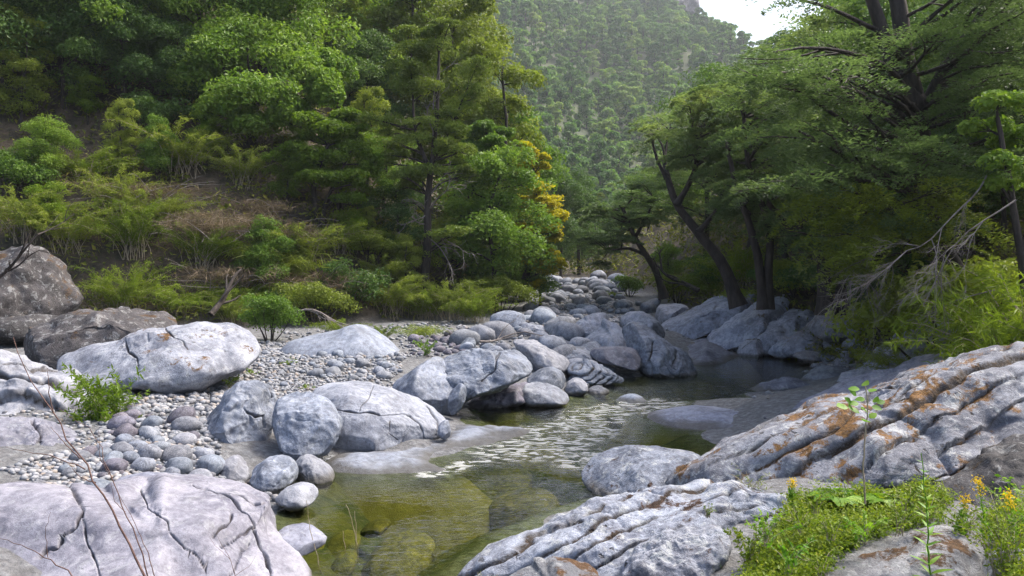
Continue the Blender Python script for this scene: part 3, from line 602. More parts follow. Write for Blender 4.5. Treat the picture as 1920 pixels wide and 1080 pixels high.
# right bank ------------------------------------------------------------
rock('boulder', 'dark upright block at the head of the right bank', [(1228, 606), (1236, 574), (1260, 566), (1288, 569), (1292, 600), (1260, 615)], 27.0, 0.9, 'bank', 4, 0.3, 50, 6)
rock('rock_outcrop', 'long smooth sloping hump of bedrock below the right trees', [(1225, 625), (1262, 596), (1325, 566), (1388, 548), (1425, 552), (1415, 580), (1350, 615), (1300, 642), (1240, 645)], 25.5, 1.6, 'bank', 5, 0.9, 51, 4, 0.05, 0.02, cat='rock outcrop')
rock('rock_outcrop', 'bedrock ridge with a folded flank beside the long sloping hump', [(1318, 640), (1350, 606), (1395, 580), (1440, 560), (1480, 556), (1480, 590), (1420, 640), (1345, 665)], 24.0, 1.5, 'bank', 5, 0.9, 52, 5, 0.06, 0.025, cat='rock outcrop')
rock('rock_outcrop', 'lumpy grey bedrock between the folded ridge and the slab sheltering a hollow', [(1390, 648), (1425, 610), (1470, 585), (1525, 580), (1545, 610), (1530, 645), (1450, 668)], 23.0, 1.3, 'bank', 5, 0.8, 53, 6, 0.09, 0.04, cat='rock outcrop')
rock('boulder', 'big dark slab boulder roofing a shadowed hollow on the right bank', [(1512, 612), (1535, 584), (1580, 576), (1630, 570), (1642, 592), (1632, 615), (1590, 636), (1545, 642)], 20.5, 0.9, 'bank', 5, 0.1, 54, 6, 0.05, 0.02)
rock('boulder', 'low pale stone at the pool edge under the slab boulder', [(1480, 668), (1510, 658), (1548, 660), (1556, 672), (1520, 680)], 20.6, 0.4, 'bank', 4, 0.6, 55)
rock('boulder', 'rounded knee of rock touching the far end of the pool', [(1378, 668), (1398, 640), (1425, 632), (1440, 650), (1425, 668), (1395, 678)], 22.2, 0.5, 'bank', 4, 0.5, 56)
rock('boulder', 'grey rock ridge above the pool edge under the bushes', [(1440, 660), (1470, 628), (1510, 622), (1555, 650), (1530, 668), (1470, 672)], 21.6, 0.6, 'bank', 5, 0.6, 57, 6)
shelf('rock_shelf', 'pale washed rock ramp at the far end of the pool', [(1255, 650), (1280, 635), (1340, 638), (1385, 655), (1380, 672), (1330, 682), (1290, 680)], 0.05, 'lilac', 58, 0.25)
rock('rock_outcrop', 'smooth grey rock face sloping up to the right behind the mossy slab', [(1548, 735), (1600, 705), (1660, 650), (1720, 590), (1780, 600), (1850, 610), (1960, 625), (1960, 720), (1800, 730), (1640, 735)], 14.5, 1.6, 'bank', 6, 1.0, 59, 9, 0.10, 0.04, cat='rock outcrop')
rock('rock_outcrop', 'long grey ledge lying just behind the mossy striped slab', [(1440, 800), (1500, 765), (1570, 730), (1650, 698), (1730, 672), (1800, 656), (1880, 655), (1850, 720), (1650, 790)], 11.6, 1.0, 'lilac', 6, 0.9, 60, 8, 0.07, 0.035, cat='rock outcrop')
rock('boulder', 'two humped grey rock at the near pool edge', [(1380, 748), (1428, 716), (1455, 712), (1478, 706), (1505, 713), (1538, 732), (1520, 752), (1440, 760)], 16.2, 0.5, 'lilac', 5, 0.6, 61, 2, 0.04)
rock('boulder', 'pale bluish rounded rock upslope of the two humped grey rock', [(1495, 716), (1528, 688), (1552, 684), (1594, 694), (1610, 712), (1570, 735), (1510, 732)], 17.4, 0.5, 'cobble', 5, 0.6, 62, 2, 0.03)
shelf('rock_shelf', 'flat pale rock shelf entering the stream from the right bank', [(1205, 772), (1245, 760), (1290, 756), (1335, 762), (1385, 770), (1450, 758), (1540, 740), (1640, 740), (1500, 800), (1400, 806), (1300, 800), (1230, 788)], 0.05, 'lilac', 63)
rock('boulder', 'low pale dark pitted boulder in the water left of the striped slab', [(1086, 896), (1096, 870), (1122, 848), (1170, 836), (1240, 838), (1300, 846), (1330, 862), (1290, 910), (1200, 945), (1120, 940)], 9.2, 0.55, 'pitted', 6, 0.6, 64, 3, 0.03, 0.015)
rock('boulder', 'great striped slab with orange moss sloping up to the right edge', [(1230, 918), (1262, 878), (1330, 830), (1400, 800), (1450, 778), (1510, 748), (1575, 733), (1650, 712), (1725, 680), (1790, 664), (1850, 664), (1905, 652), (2040, 640), (2120, 720), (2090, 840), (1960, 905), (1760, 925), (1600, 935), (1480, 945), (1300, 940)], 8.2, 1.0, 'slab', 7, 0.95, 65, 4, 0.03, 0.02, (), ((-0.45, 0.50, 0.90), 0.20, 0.058), 0.74)
rock('boulder', 'dark shaded rock at the right edge under the striped slab', [(1735, 945), (1770, 905), (1800, 880), (1870, 832), (1960, 800), (2060, 830), (2060, 960), (1900, 985), (1790, 975)], 6.7, 0.4, 'dark', 5, 0.4, 66, 5, 0.05, 0.03)
rock('boulder', 'long pitted foreground boulder with rusty moss lines right of the water', [(830, 1110), (900, 1046), (960, 1020), (1030, 984), (1075, 955), (1150, 930), (1250, 910), (1330, 906), (1420, 914), (1474, 934), (1502, 960), (1492, 985), (1450, 1030), (1380, 1080), (1340, 1180), (1100, 1240), (850, 1230)], 6.4, 0.62, 'pitted', 7, 1.0, 67, 4, 0.035, 0.022, (), ((-0.42, 0.50, 0.90), 0.15, 0.046), 0.74)
rock('boulder', 'blunt knob of pitted rock below the long foreground boulder', [(1150, 1090), (1180, 1030), (1260, 992), (1340, 985), (1372, 1005), (1368, 1050), (1330, 1090), (1230, 1130)], 5.75, 0.28, 'pitted', 6, 0.5, 68, 5, 0.05, 0.035)
rock('boulder', 'pinkish rock cut off by the bottom edge in front of the long pitted boulder', [(930, 1110), (975, 1066), (1040, 1040), (1090, 1050), (1135, 1085), (1120, 1180), (950, 1180)], 5.3, 0.3, 'mossy', 5, 0.7, 69, 4)
rock('boulder', 'flat mossy white rock in the green plants at the bottom right', [(1510, 1110), (1580, 1046), (1680, 1004), (1760, 984), (1830, 998), (1866, 1030), (1850, 1080), (1740, 1180), (1560, 1180)], 5.3, 0.45, 'mossy', 6, 1.2, 70, 3, 0.04, 0.02)
rock('boulder', 'corner of a pale rock at the bottom right corner of the photo', [(1850, 1110), (1895, 1065), (1960, 1042), (2010, 1080), (1980, 1180), (1870, 1180)], 4.9, 0.3, 'mossy', 4, 0.8, 71)
rock('boulder', 'mid sized grey boulder among the cobbles in front of the dome shaped boulder', [(283, 840), (300, 815), (330, 808), (352, 822), (350, 850), (310, 858)], 10.9, 0.25, 'grey', 5, 0.5, 93)
rock('boulder', 'pale blocky stone against the left side of the tall grey boulder', [(335, 880), (345, 850), (375, 842), (402, 858), (405, 890), (365, 900)], 9.7, 0.24, 'pale', 5, 0.5, 94, 8)
rock('boulder', 'brownish flat stone among the cobbles above the dark purple boulder', [(205, 872), (225, 845), (260, 838), (285, 855), (270, 880), (230, 885)], 9.7, 0.26, 'lilac', 5, 0.7, 95, 7)
rock('boulder', 'pale flattened slab lying left of the dark purple boulder', [(20, 925), (45, 895), (110, 880), (150, 890), (160, 925), (100, 945)], 8.5, 0.45, 'pale', 5, 0.9, 96, 5)
rock('boulder', 'grey slab half buried between the wispy shrub and the dome boulder', [(150, 800), (180, 765), (235, 755), (275, 775), (270, 810), (200, 822)], 11.9, 0.5, 'grey', 5, 0.8, 97, 7)
# under water ------------------------------------------------------------
for k, (lb, po, Y, D) in enumerate([
        ('large yellow green stone under the water near the bottom of the photo', [(668, 1060), (690, 1000), (740, 972), (790, 970), (818, 990), (800, 1040), (740, 1075)], 7.6, 0.45),
        ('amber stone under the shallow water beside the flat pinkish stone', [(530, 1000), (555, 984), (600, 986), (612, 1004), (580, 1016)], 7.6, 0.25),
        ('olive stone under the water right of the amber stone', [(606, 1000), (630, 982), (668, 984), (680, 1005), (640, 1020)], 7.7, 0.25),
        ('round olive stone under the water between the thin dry stalks', [(618, 1035), (632, 1008), (660, 1004), (672, 1022), (655, 1048)], 7.2, 0.22),
        ('long brown sunken stone below the flat rock shelf', [(670, 985), (700, 968), (730, 966), (732, 978), (700, 992)], 8.1, 0.2),
        ('sunken green boulder under the water in mid stream', [(900, 930), (950, 900), (1030, 890), (1060, 920), (1000, 960), (930, 965)], 9.6, 0.6),
        ('sunken brown boulder under the riffle beside the shelf', [(880, 905), (930, 870), (1000, 872), (1010, 900), (940, 925)], 10.6, 0.5)]):
    P = [(a, b + 12) for a, b in po]
    o = rock('sunken_stone', lb, P, Y, D, 'algae', 4, 0.6, 80 + k, 2, 0.04, 0.02, cat='sunken stone')
    vz = np.array([v.co.z for v in o.data.vertices]).max()
    o.location.z = (-0.05 if k < 5 else -0.22) - vz

# loose stones ------------------------------------------------------------
def stone_mesh(seed, lvl=3):
    r_ = np.random.default_rng(seed); d, F = ico(lvl)
    V = d * np.array([1.0, r_.uniform(0.65, 0.95), r_.uniform(0.5, 0.75)])
    for k in range(5):
        n = nrm(r_.normal(size=3)); e = V @ n; lim = e.max() * r_.uniform(0.72, 0.95)
        V = V - n * (np.maximum(e - lim, 0) * 0.75)[:, None]
    V = V * (1 + 0.10 * fbm(d * 1.3 + seed * 3.1, 3, seed))[:, None]
    return V, F
protos = {}
for mt in ('cobble', 'rubble', 'pale', 'grey', 'bank'):
    for s in range(7):
        V, F = stone_mesh(300 + s); protos[mt, s] = mkmesh('stone', V, F, M[mt])
ZONES = [  # outline px, count, size px (min, max), material mix, label, group
    ([(590, 650), (690, 640), (760, 672), (745, 712), (650, 715), (580, 705)], 58, (14, 40), ('cobble', 'cobble', 'pale'), 'smooth cobble heaped between the whale backed boulder and the cracked boulder', 'cobbles heaped below the whale backed boulder'),
    ([(470, 665), (590, 652), (600, 712), (520, 735), (470, 700)], 40, (9, 20), ('pale', 'cobble'), 'small pebble scattered on the gravel bar', 'pebbles on the gravel bar'),
    ([(100, 885), (185, 840), (230, 770), (370, 800), (375, 850), (420, 885), (400, 905), (250, 890), (190, 900)], 78, (13, 66), ('cobble', 'pale', 'cobble', 'grey', 'rubble'), 'cobble lying between the dome boulder and the foreground boulder', 'cobbles left of the tall grey boulder'),
    ([(755, 640), (870, 622), (900, 650), (860, 668), (770, 668)], 40, (12, 28), ('rubble',), 'stone in the rubble under the left bank bushes', 'dark rubble stones under the left bank'),
    ([(1000, 548), (1060, 538), (1150, 548), (1235, 585), (1160, 590), (1080, 600), (990, 600)], 70, (14, 44), ('pale', 'cobble', 'pale'), 'stone strewn on the far stream bed', 'stones on the far stream bed'),
    ([(860, 640), (960, 600), (1060, 610), (1160, 700), (1100, 730), (1000, 700), (880, 665), (840, 655)], 52, (22, 84), ('pale', 'cobble', 'pale', 'grey'), 'boulder wedged into the pile beside the mid stream rocks', 'boulders wedged into the mid stream pile'),
    ([(1290, 640), (1400, 655), (1480, 640), (1620, 640), (1640, 690), (1540, 700), (1400, 668)], 22, (20, 55), ('bank', 'bank', 'cobble'), 'rock along the right side of the pool', 'rocks along the right side of the pool'),
    ([(1000, 550), (1020, 526), (1150, 526), (1190, 550)], 30, (18, 46), ('pale', 'cobble', 'pale'), 'boulder at the far end of the visible stream bed', 'boulders at the far end of the stream bed'),
    ([(1395, 660), (1480, 640), (1560, 655), (1540, 672), (1450, 672)], 10, (14, 30), ('rubble', 'cobble'), 'stone at the far edge of the pool', 'stones at the far pool edge')]
from itertools import cycle
def in_poly(x, y, poly):
    return poly_sd(np.array([x]), np.array([y]), np.array(poly, float))[0] > 0
for zp, cnt, (s0, s1), mts, lb, grp in ZONES:
    lo, hi = np.min(zp, 0), np.max(zp, 0); placed = []; tries = 0
    sizes = sorted(s0 + (s1 - s0) * rng.random(cnt) ** 2.2, reverse=True)
    for sp in sizes:
        for _ in range(60):
            px, py = rng.uniform(lo[0], hi[0]), rng.uniform(lo[1], hi[1])
            if not in_poly(px, py, zp): continue
            h = HIT(px, py); R = sp / FPX * h[1] / 2
            if any((h[0] - q[0]) ** 2 + (h[1] - q[1]) ** 2 < ((R + q[2]) * 0.78) ** 2 for q in placed): continue
            placed.append((h[0], h[1], R)); mt = mts[rng.integers(len(mts))]
            o = link('stone', protos[mt, rng.integers(7)], (h[0], h[1], h[2] + R * 0.28), None, (rng.normal(0, .2), rng.normal(0, .2), rng.uniform(0, 6.28)), (R, R, R))
            big = 'large ' if sp > s0 + (s1 - s0) * .55 else ('small ' if sp < s0 + (s1 - s0) * .18 else '')
            tag(o, big + {'cobble': 'bluish grey ', 'pale': 'pale ', 'grey': 'mid grey ', 'rubble': 'dark purple ', 'bank': 'brownish grey '}[mt] + lb, 'stone', grp); break
# gravel: small stones nobody could count
gv, gf, gn = [], [], 0
base = [stone_mesh(400 + s, 1) for s in range(5)]
for zp, n, (s0, s1) in [([(440, 640), (600, 640), (760, 660), (740, 735), (500, 760), (430, 720)], 3000, (4, 12)), ([(0, 880), (170, 840), (230, 740), (430, 720), (400, 800), (430, 900), (540, 900), (540, 940), (250, 925), (100, 925)], 2600, (6, 20)),
                        ([(520, 610), (900, 600), (930, 640), (870, 670), (740, 668), (540, 640)], 700, (4, 12)), ([(1000, 535), (1160, 538), (1240, 590), (1050, 620), (960, 600)], 1300, (5, 14)), ([(600, 850), (640, 850), (640, 870), (605, 872)], 60, (4, 9)), ([(0, 690), (200, 700), (280, 760), (200, 850), (0, 800)], 500, (5, 15)), ([(840, 640), (980, 600), (1060, 640), (1010, 720), (900, 690)], 500, (5, 14)), ([(1240, 620), (1560, 640), (1640, 690), (1500, 700), (1300, 660)], 500, (5, 14))]:
    lo, hi = np.min(zp, 0), np.max(zp, 0)
    px = rng.uniform(lo[0], hi[0], n * 3); py = rng.uniform(lo[1], hi[1], n * 3)
    ok = np.where(poly_sd(px, py, np.array(zp, float)) > 0)[0][:n]
    z = np.full(len(ok), 0.5)
    r_ = np.stack([(px[ok] - 960) / FPX, CP + (540 - py[ok]) / FPX * SP, -SP + (540 - py[ok]) / FPX * CP], 1)
    for _ in range(4):
        t = (np.minimum(z, 2.2) - CAM_Z) / r_[:, 2]; qx, qy = r_[:, 0] * t, r_[:, 1] * t; z = gh(qx, qy)
    for x_, y_, z_ in zip(qx, qy, z):
        if z_ < -0.02 or y_ > 95: continue
        R = rng.uniform(s0, s1) / FPX * y_ / 2; a = rng.uniform(0, 6.28); V, F = base[rng.integers(5)]
        ca, sa = math.cos(a), math.sin(a)
        gv.append(np.stack([V[:, 0] * ca - V[:, 1] * sa, V[:, 0] * sa + V[:, 1] * ca, V[:, 2]], 1) * R + np.array([x_, y_, z_ + R * 0.3])); gf.append(F + gn); gn += len(V)
m, nt = mat('gravel')
gi = nd(nt, 'NewGeometry').outputs['Random Per Island']
col = ramp(nt, gi, [(0.0, (0.12, 0.12, 0.135)), (0.4, (0.20, 0.21, 0.23)), (0.75, (0.30, 0.30, 0.32)), (0.9, (0.23, 0.19, 0.16)), (1.0, (0.38, 0.38, 0.39))])
out(nt, nd(nt, 'BsdfPrincipled', {'Base Color': col, 'Roughness': 0.8}).outputs[0])
tag(link('gravel', mkmesh('gravel', np.concatenate(gv), np.concatenate(gf), m)), 'loose grey gravel between the boulders', None, None, 'stuff')

rock('cliff', 'bare brown rock cliff capping the far mountain ridge beside the gap of sky', [(1150, -60), (1190, -20), (1230, -30), (1290, -40), (1308, 0), (1304, 34), (1270, 28), (1235, 40), (1180, 22), (1150, 10)], 385.0, 14.0, 'rubble', 5, 0.1, 90, 8, 0.09, 0.06, cat='cliff')
# ------------------------------------------------------------------ foliage generators
class Leaves:
    def __init__(self): self.q = Quads()
    def add(self, P, N, A, L, Wd, T, fold=0.12, mi=0):
        N = nrm(N); A = nrm(A - N * (A * N).sum(1, keepdims=True)); B = np.cross(N, A)
        L = np.broadcast_to(L, len(P))[:, None]; Wd = np.broadcast_to(Wd, len(P))[:, None]
        v = np.stack([P - A * L * .5, P + B * Wd * .5 + N * L * fold - A * L * 0.05, P + A * L * .5, P - B * Wd * .5 + N * L * fold - A * L * 0.05], 1)
        F = np.arange(len(P) * 4).reshape(-1, 4)
        self.q.add(v.reshape(-1, 3), F, np.clip(T, 0, 1), mi)
    def mesh(self, name, mats): return self.q.mesh(name, mats, False)
def rdir(n): return nrm(rng.normal(size=(n, 3)))
def puff(lv, c, R, n, L, clumps=14, wr=0.5, up=0.35, tb=0.0):
    """rounded clump of leaves made of smaller clumps"""
    R = np.asarray(R, float); u = rdir(clumps); u[:, 2] = np.abs(u[:, 2]) * 0.9 - 0.25
    sc = c + u * R * rng.uniform(0.45, 0.75, (clumps, 1)); rs = R * rng.uniform(0.32, 0.5, (clumps, 1))
    ct = rng.random(clumps)
    k = rng.integers(0, clumps, n); d = rdir(n); d[:, 2] = np.where((d[:, 2] < -0.3) & (rng.random(n) < .5), -d[:, 2], d[:, 2])
    P = sc[k] + d * rs[k] * (0.55 + 0.5 * rng.random((n, 1)) ** 0.6)
    N = d * 0.7 + np.array([0, 0, up]) + rdir(n) * 0.75
    s = rng.uniform(0.6, 1.25, n)
    lv.add(P, N, rdir(n), L * s, L * s * wr, 0.6 * ct[k] + 0.4 * rng.random(n) + tb)
def spray(lv, c, R, n, L, fans=6, wr=0.42, droop=0.3, tb=0.0, aim=None):
    """flat layered fans of small leaves along drooping twigs"""
    R = np.asarray(R, float)
    az = rng.uniform(0, 6.28, fans)
    if aim is not None: az = aim + rng.normal(0, 0.7, fans)
    o = c + rdir(fans) * R * np.array([0.35, 0.35, 0.8])
    D = np.stack([np.cos(az), np.sin(az), rng.uniform(-0.1, 0.25, fans)], 1); Sd = np.stack([-np.sin(az), np.cos(az), rng.normal(0, .15, fans)], 1)
    ln = R[0] * rng.uniform(0.7, 1.25, fans); ft = rng.random(fans)
    k = rng.integers(0, fans, n); t = rng.random(n) ** 0.8
    tw = np.round(rng.uniform(-1, 1, n) * 3.2) / 3.2 + rng.normal(0, 0.035, n)
    s = tw * 0.5 * np.sin(np.clip(t, 0, 1) ** 0.75 * math.pi) + rng.normal(0, 0.03, n)
    P = o[k] + (D[k] * t[:, None] + Sd[k] * s[:, None]) * ln[k][:, None]
    P[:, 2] += -droop * ln[k] * (t ** 2 + 0.5 * s ** 2) + rng.normal(0, 0.03, n) * R[0]
    N = np.array([0, 0, 1.0]) + rdir(n) * 0.5 - D[k] * droop * t[:, None]
    A = D[k] + Sd[k] * np.sign(s)[:, None] * 0.8 + rdir(n) * 0.4
    z = rng.uniform(0.6, 1.3, n)
    lv.add(P, N, A, L * z, L * z * wr, 0.55 * ft[k] + 0.45 * rng.random(n) + tb)
def wiggle(p0, p1, n=8, amp=0.08, sag=0.0):
    p0, p1 = np.asarray(p0, float), np.asarray(p1, float); t = np.linspace(0, 1, n)[:, None]
    L = np.linalg.norm(p1 - p0)
    off = np.cumsum(rng.normal(0, amp * L / math.sqrt(n), (n, 3)), 0); off = off - off[:1] - t * (off[-1:] - off[:1])
    P = p0 + (p1 - p0) * t + off
    P[:, 2] += sag * L * 4 * t[:, 0] * (1 - t[:, 0])
    for _ in range(2): P[1:-1] = (P[:-2] + 2 * P[1:-1] + P[2:]) / 4
    return P
def refine(P, n=14, amp=0.02):
    P = np.asarray(P, float); d = np.concatenate([[0], np.cumsum(np.linalg.norm(np.diff(P, axis=0), axis=1))])
    s = np.linspace(0, d[-1], n)
    Q = np.stack([np.interp(s, d, P[:, k]) for k in range(3)], 1)
    K = np.array([1, 2, 1]) / 4
    Q[1:-1] = np.stack([np.convolve(Q[:, k], K, 'valid') for k in range(3)], 1)
    Q[1:-1] += rng.normal(0, amp * d[-1] / n, Q[1:-1].shape)
    return Q
def wood(trunks, pads, sub=3, limb_r=0.035):
    """trunk polylines [(points, r0, r1)] plus a limb from the trunk into every pad"""
    q = Quads(); allp = []
    for P, r0, r1 in trunks:
        Q = refine(P); r = r0 + (r1 - r0) * np.linspace(0, 1, len(Q)) ** 0.8; r[0] *= 1.35; r[1] *= 1.1
        q.add(*tube(Q, r, 8)); allp.append(np.concatenate([Q, r[:, None]], 1))
    A = np.concatenate(allp)
    for c, R in pads:
        d = np.linalg.norm(A[:, :3] - c, axis=1) + 2.2 * np.maximum(A[:, 2] - c[2] + 0.15, 0) + 0.35 * np.maximum(c[2] - A[:, 2] - 2.5, 0)
        d[: 3] += 1.0
        s = A[np.argmin(d)]; r0 = min(limb_r * (1 + 0.25 * np.linalg.norm(s[:3] - c)), s[3] * 0.75)
        P = wiggle(s[:3], c, 8, 0.10, rng.uniform(-0.03, 0.10)); q.add(*tube(P, np.linspace(r0, r0 * 0.3, 8), 5))
        for _ in range(sub):
            e = c + rdir(1)[0] * R * 0.8; q.add(*tube(wiggle(P[rng.integers(4, 7)], e, 5, 0.12), np.linspace(r0 * 0.4, r0 * 0.1, 5), 4))
    return q
def tree(name, label, base, trunks, pads, leafm, L, style, group=None, sub=3, limb_r=0.035, cat='tree', barkm='bark', **kw):
    base = np.asarray(base, float); t = thing(name, label, cat, base, group)
    q = wood([(np.asarray(P) - base, a, b) for P, a, b in trunks], [(c - base, R) for c, R, n in pads], sub, limb_r)
    link('trunk', q.mesh('trunk', M[barkm], True), (0, 0, 0), t)
    lv = Leaves()
    for c, R, n in pads: style(lv, c - base, R, int(n * 0.74), L * 1.1, **kw)
    link('crown', lv.mesh('crown', M[leafm]), (0, 0, 0), t)
    return t
def PD(px, py, rx, ry, Y, n, dy=0.0):
    c = W(px, py, Y + dy); s = Y / FPX
    return (c, np.array([rx * s, rx * s * 0.9, ry * s]), n)
def TR(pts, Y, r0, r1, dy=0.0):
    return (np.array([W(a, b, Y + dy * i / max(1, len(pts) - 1)) for i, (a, b) in enumerate(pts)]), r0, r1)
def fill(pads, k=1):
    out_ = list(pads)
    for c, R, n in pads:
        for _ in range(k): out_.append((c + rdir(1)[0] * R * np.array([.9, .9, 1.5]), R * rng.uniform(.5, .8), int(n * .55)))
    return out_
def pads_in(poly, Y, count, rx, ry, n, depth, gap=None):
    poly = np.array(poly, float); lo, hi = poly.min(0), poly.max(0); out_ = []
    while len(out_) < count:
        px, py = rng.uniform(lo, hi)
        if poly_sd(np.array([px]), np.array([py]), poly)[0] < 0: continue
        if gap and rng.random() < gap(px, py): continue
        k = rng.uniform(0.75, 1.25); out_.append(PD(px, py, rx * k, ry * k, Y, int(n * k), rng.uniform(-depth, depth)))
    return out_

# ------------------------------------------------------------------ trees that stand out in the photograph
T = lambda px, py, Y: W(px, py, Y)
Y = HIT(480, 285)[1] + .2
tree('broadleaf_tree', 'largest round crowned evergreen on the left slope, with a crooked dark trunk under it', T(480, 285, Y),
     [TR([(480, 285), (466, 240), (474, 200), (470, 140)], Y, .20, .08), TR([(415, 310), (388, 250), (398, 215), (430, 160)], Y, .17, .06)],
     [PD(a[0], a[1], a[2] * 1.1, a[3] * 1.15, Y, 4200, b) for *a, b in [(470, 72, 85, 50, 1), (415, 112, 75, 52, 0), (525, 112, 70, 55, .5), (568, 150, 60, 55, 0), (605, 178, 42, 50, -.5), (485, 182, 80, 52, -1.2), (425, 205, 48, 36, -.8), (545, 220, 46, 36, -.6), (375, 150, 60, 50, .4), (470, 236, 46, 28, -.8), (620, 130, 45, 45, 1)]],
     'evergreen', 0.15, puff, clumps=16)
Y = HIT(598, 425)[1] + .2
tree('broadleaf_tree', 'bright yellow green tree with two thin dark trunks in the middle of the left slope', T(598, 425, Y),
     [TR([(597, 428), (591, 385), (586, 345), (604, 300), (620, 260)], Y, .11, .04), TR([(602, 420), (613, 372), (638, 325), (655, 290)], Y, .09, .03)],
     fill([PD(*a, Y, 2300, b) for *a, b in [(622, 248, 52, 30, 0), (660, 285, 44, 36, .3), (598, 298, 48, 26, -.2), (642, 335, 56, 26, -.3), (572, 322, 34, 22, 0), (688, 320, 26, 30, .2), (650, 222, 36, 22, .4), (600, 240, 30, 22, .2)]], 2),
     'bright', 0.13, puff, clumps=12, tb=0.2)
Y = HIT(791, 585)[1] + .2
cyp = tree('cypress_tree', 'tall ragged conifer with a bare dark lower trunk and grey dead branches', T(791, 585, Y),
     [TR([(791, 590), (797, 500), (804, 440), (799, 380), (812, 300), (820, 200), (823, 100)], Y, .20, .04), TR([(806, 320), (778, 250), (772, 150), (770, 110)], Y, .08, .02), TR([(812, 300), (850, 230), (878, 160)], Y, .07, .02)],
     fill([PD(*a, Y, 1350, b) for *a, b in [(828, 92, 48, 30, 0), (768, 95, 40, 26, 0), (882, 138, 38, 32, .3), (754, 165, 38, 30, -.2), (735, 232, 46, 22, 0), (800, 165, 40, 26, -.3), (862, 205, 44, 28, .2), (780, 262, 48, 22, -.3), (852, 285, 44, 22, 0), (742, 292, 32, 18, .2), (800, 322, 52, 20, -.4), (876, 330, 30, 20, .3), (760, 350, 36, 18, .3), (840, 440, 46, 15, -.4), (795, 130, 35, 24, .4), (845, 245, 35, 24, -.5), (815, 60, 30, 24, 0)]], 2),
     'cypress', 0.11, puff, clumps=11, wr=0.35, up=0.1)
def dead_twigs(q, p0, p1, r, depth=3, spread=0.5, k=4):
    P = refine(wiggle(p0, p1, 9, 0.15, rng.uniform(-0.04, 0.05)), 9, 0); q.add(*tube(P, np.linspace(r, r * 0.35, 9), 4))
    if depth <= 0: return
    L = np.linalg.norm(P[-1] - P[0])
    for _ in range(k):
        i = rng.integers(2, 9); d = nrm(nrm(P[min(i, 7) + 1] - P[min(i, 7)]) + rdir(1)[0] * spread)
        dead_twigs(q, P[i], P[i] + d * L * rng.uniform(0.3, 0.6), r * 0.5, depth - 1, spread, k)
b_ = np.array(cyp.location)
for a in [((803, 400), (770, 372)), ((803, 395), (845, 352)), ((806, 365), (838, 322)), ((803, 420), (775, 410)), ((800, 430), (868, 470)), ((815, 215), (828, 130)), ((812, 260), (800, 205)), ((802, 445), (850, 510)), ((801, 400), (760, 420))]:
    q = Quads(); dead_twigs(q, T(*a[0], Y) - b_, T(*a[1], Y - 0.5) - b_, 0.028, 2, 0.7, 5)
    link('dead_branch', q.mesh('dead_branch', M['dead'], True), (0, 0, 0), cyp)
Y = HIT(850, 500)[1] + .2
tree('broadleaf_tree', 'broad green tree with a leaning dark trunk just right of the ragged conifer', T(852, 470, Y),
     [TR([(850, 500), (862, 430), (872, 385), (893, 340), (903, 295)], Y, .16, .05), TR([(862, 430), (900, 410), (935, 385)], Y, .09, .03)],
     fill([PD(*a, Y, 2500, b) for *a, b in [(910, 285, 52, 32, 0), (945, 330, 36, 34, .4), (885, 325, 40, 30, -.2), (930, 392, 42, 30, -.2), (880, 420, 52, 26, -.5), (944, 440, 36, 32, 0), (852, 478, 44, 28, -.4), (905, 488, 48, 28, -.3), (905, 250, 36, 26, .3), (930, 520, 40, 26, 0)]], 2),
     'evergreen', 0.135, puff, clumps=12)
Y = 30.5
tree('broadleaf_tree', 'golden yellow leaved tree at the right edge of the left bank woods', T(1000, 520, Y),
     [TR([(985, 525), (1003, 440), (1006, 380), (1000, 310)], Y, .12, .04)],
     fill([PD(*a_, Y, 520, b_) for *a_, b_ in [(996, 286, 20, 20, 0), (1012, 312, 20, 15, 0), (990, 330, 24, 20, .4), (1006, 352, 22, 16, .3), (1028, 374, 30, 18, -.3), (1046, 404, 22, 15, 0), (1008, 392, 34, 20, .5), (1018, 428, 40, 18, -.2), (980, 430, 36, 26, .5), (1044, 440, 16, 14, 0), (1030, 476, 22, 14, -.2), (990, 480, 40, 24, .5), (1018, 506, 30, 20, 0), (970, 380, 26, 26, .8)]], 2),
     'yellow', 0.15, puff, clumps=9)
# right bank southern beeches: dark leaning trunks, flat layered sprays
Y = 31.0
tree('beech_tree', 'leaning beech with a low layered crown beside the far stream on the right bank', T(1228, 508, Y),
     [TR([(1245, 560), (1232, 510), (1205, 468), (1186, 440), (1176, 405), (1160, 380)], Y, .18, .06), TR([(1215, 480), (1180, 465), (1140, 470)], Y, .09, .03), TR([(1190, 446), (1215, 405), (1225, 370)], Y, .08, .03)],
     pads_in([(1100, 420), (1140, 362), (1200, 336), (1238, 350), (1240, 410), (1190, 425), (1130, 500), (1100, 485)], Y, 26, 36, 9, 1100, 1.6), 'beech', 0.10, spray, droop=0.2)
Y = 23.0
tree('beech_tree', 'big leaning beech whose thick dark trunk slants up to the left on the right bank', T(1352, 488, Y),
     [TR([(1385, 575), (1356, 490), (1330, 462), (1296, 420), (1268, 385), (1252, 342), (1246, 300)], Y, .22, .08, 1), TR([(1268, 385), (1290, 350), (1310, 300), (1300, 250)], Y, .10, .04), TR([(1250, 335), (1232, 300), (1222, 262)], Y, .07, .03), TR([(1310, 435), (1340, 400), (1360, 350)], Y, .09, .03)],
     pads_in([(1200, 268), (1230, 200), (1300, 165), (1400, 150), (1430, 250), (1420, 330), (1340, 330), (1300, 300), (1225, 300)], Y, 44, 44, 11, 1250, 2.0), 'beech', 0.085, spray, droop=0.4)
Y = 20.0
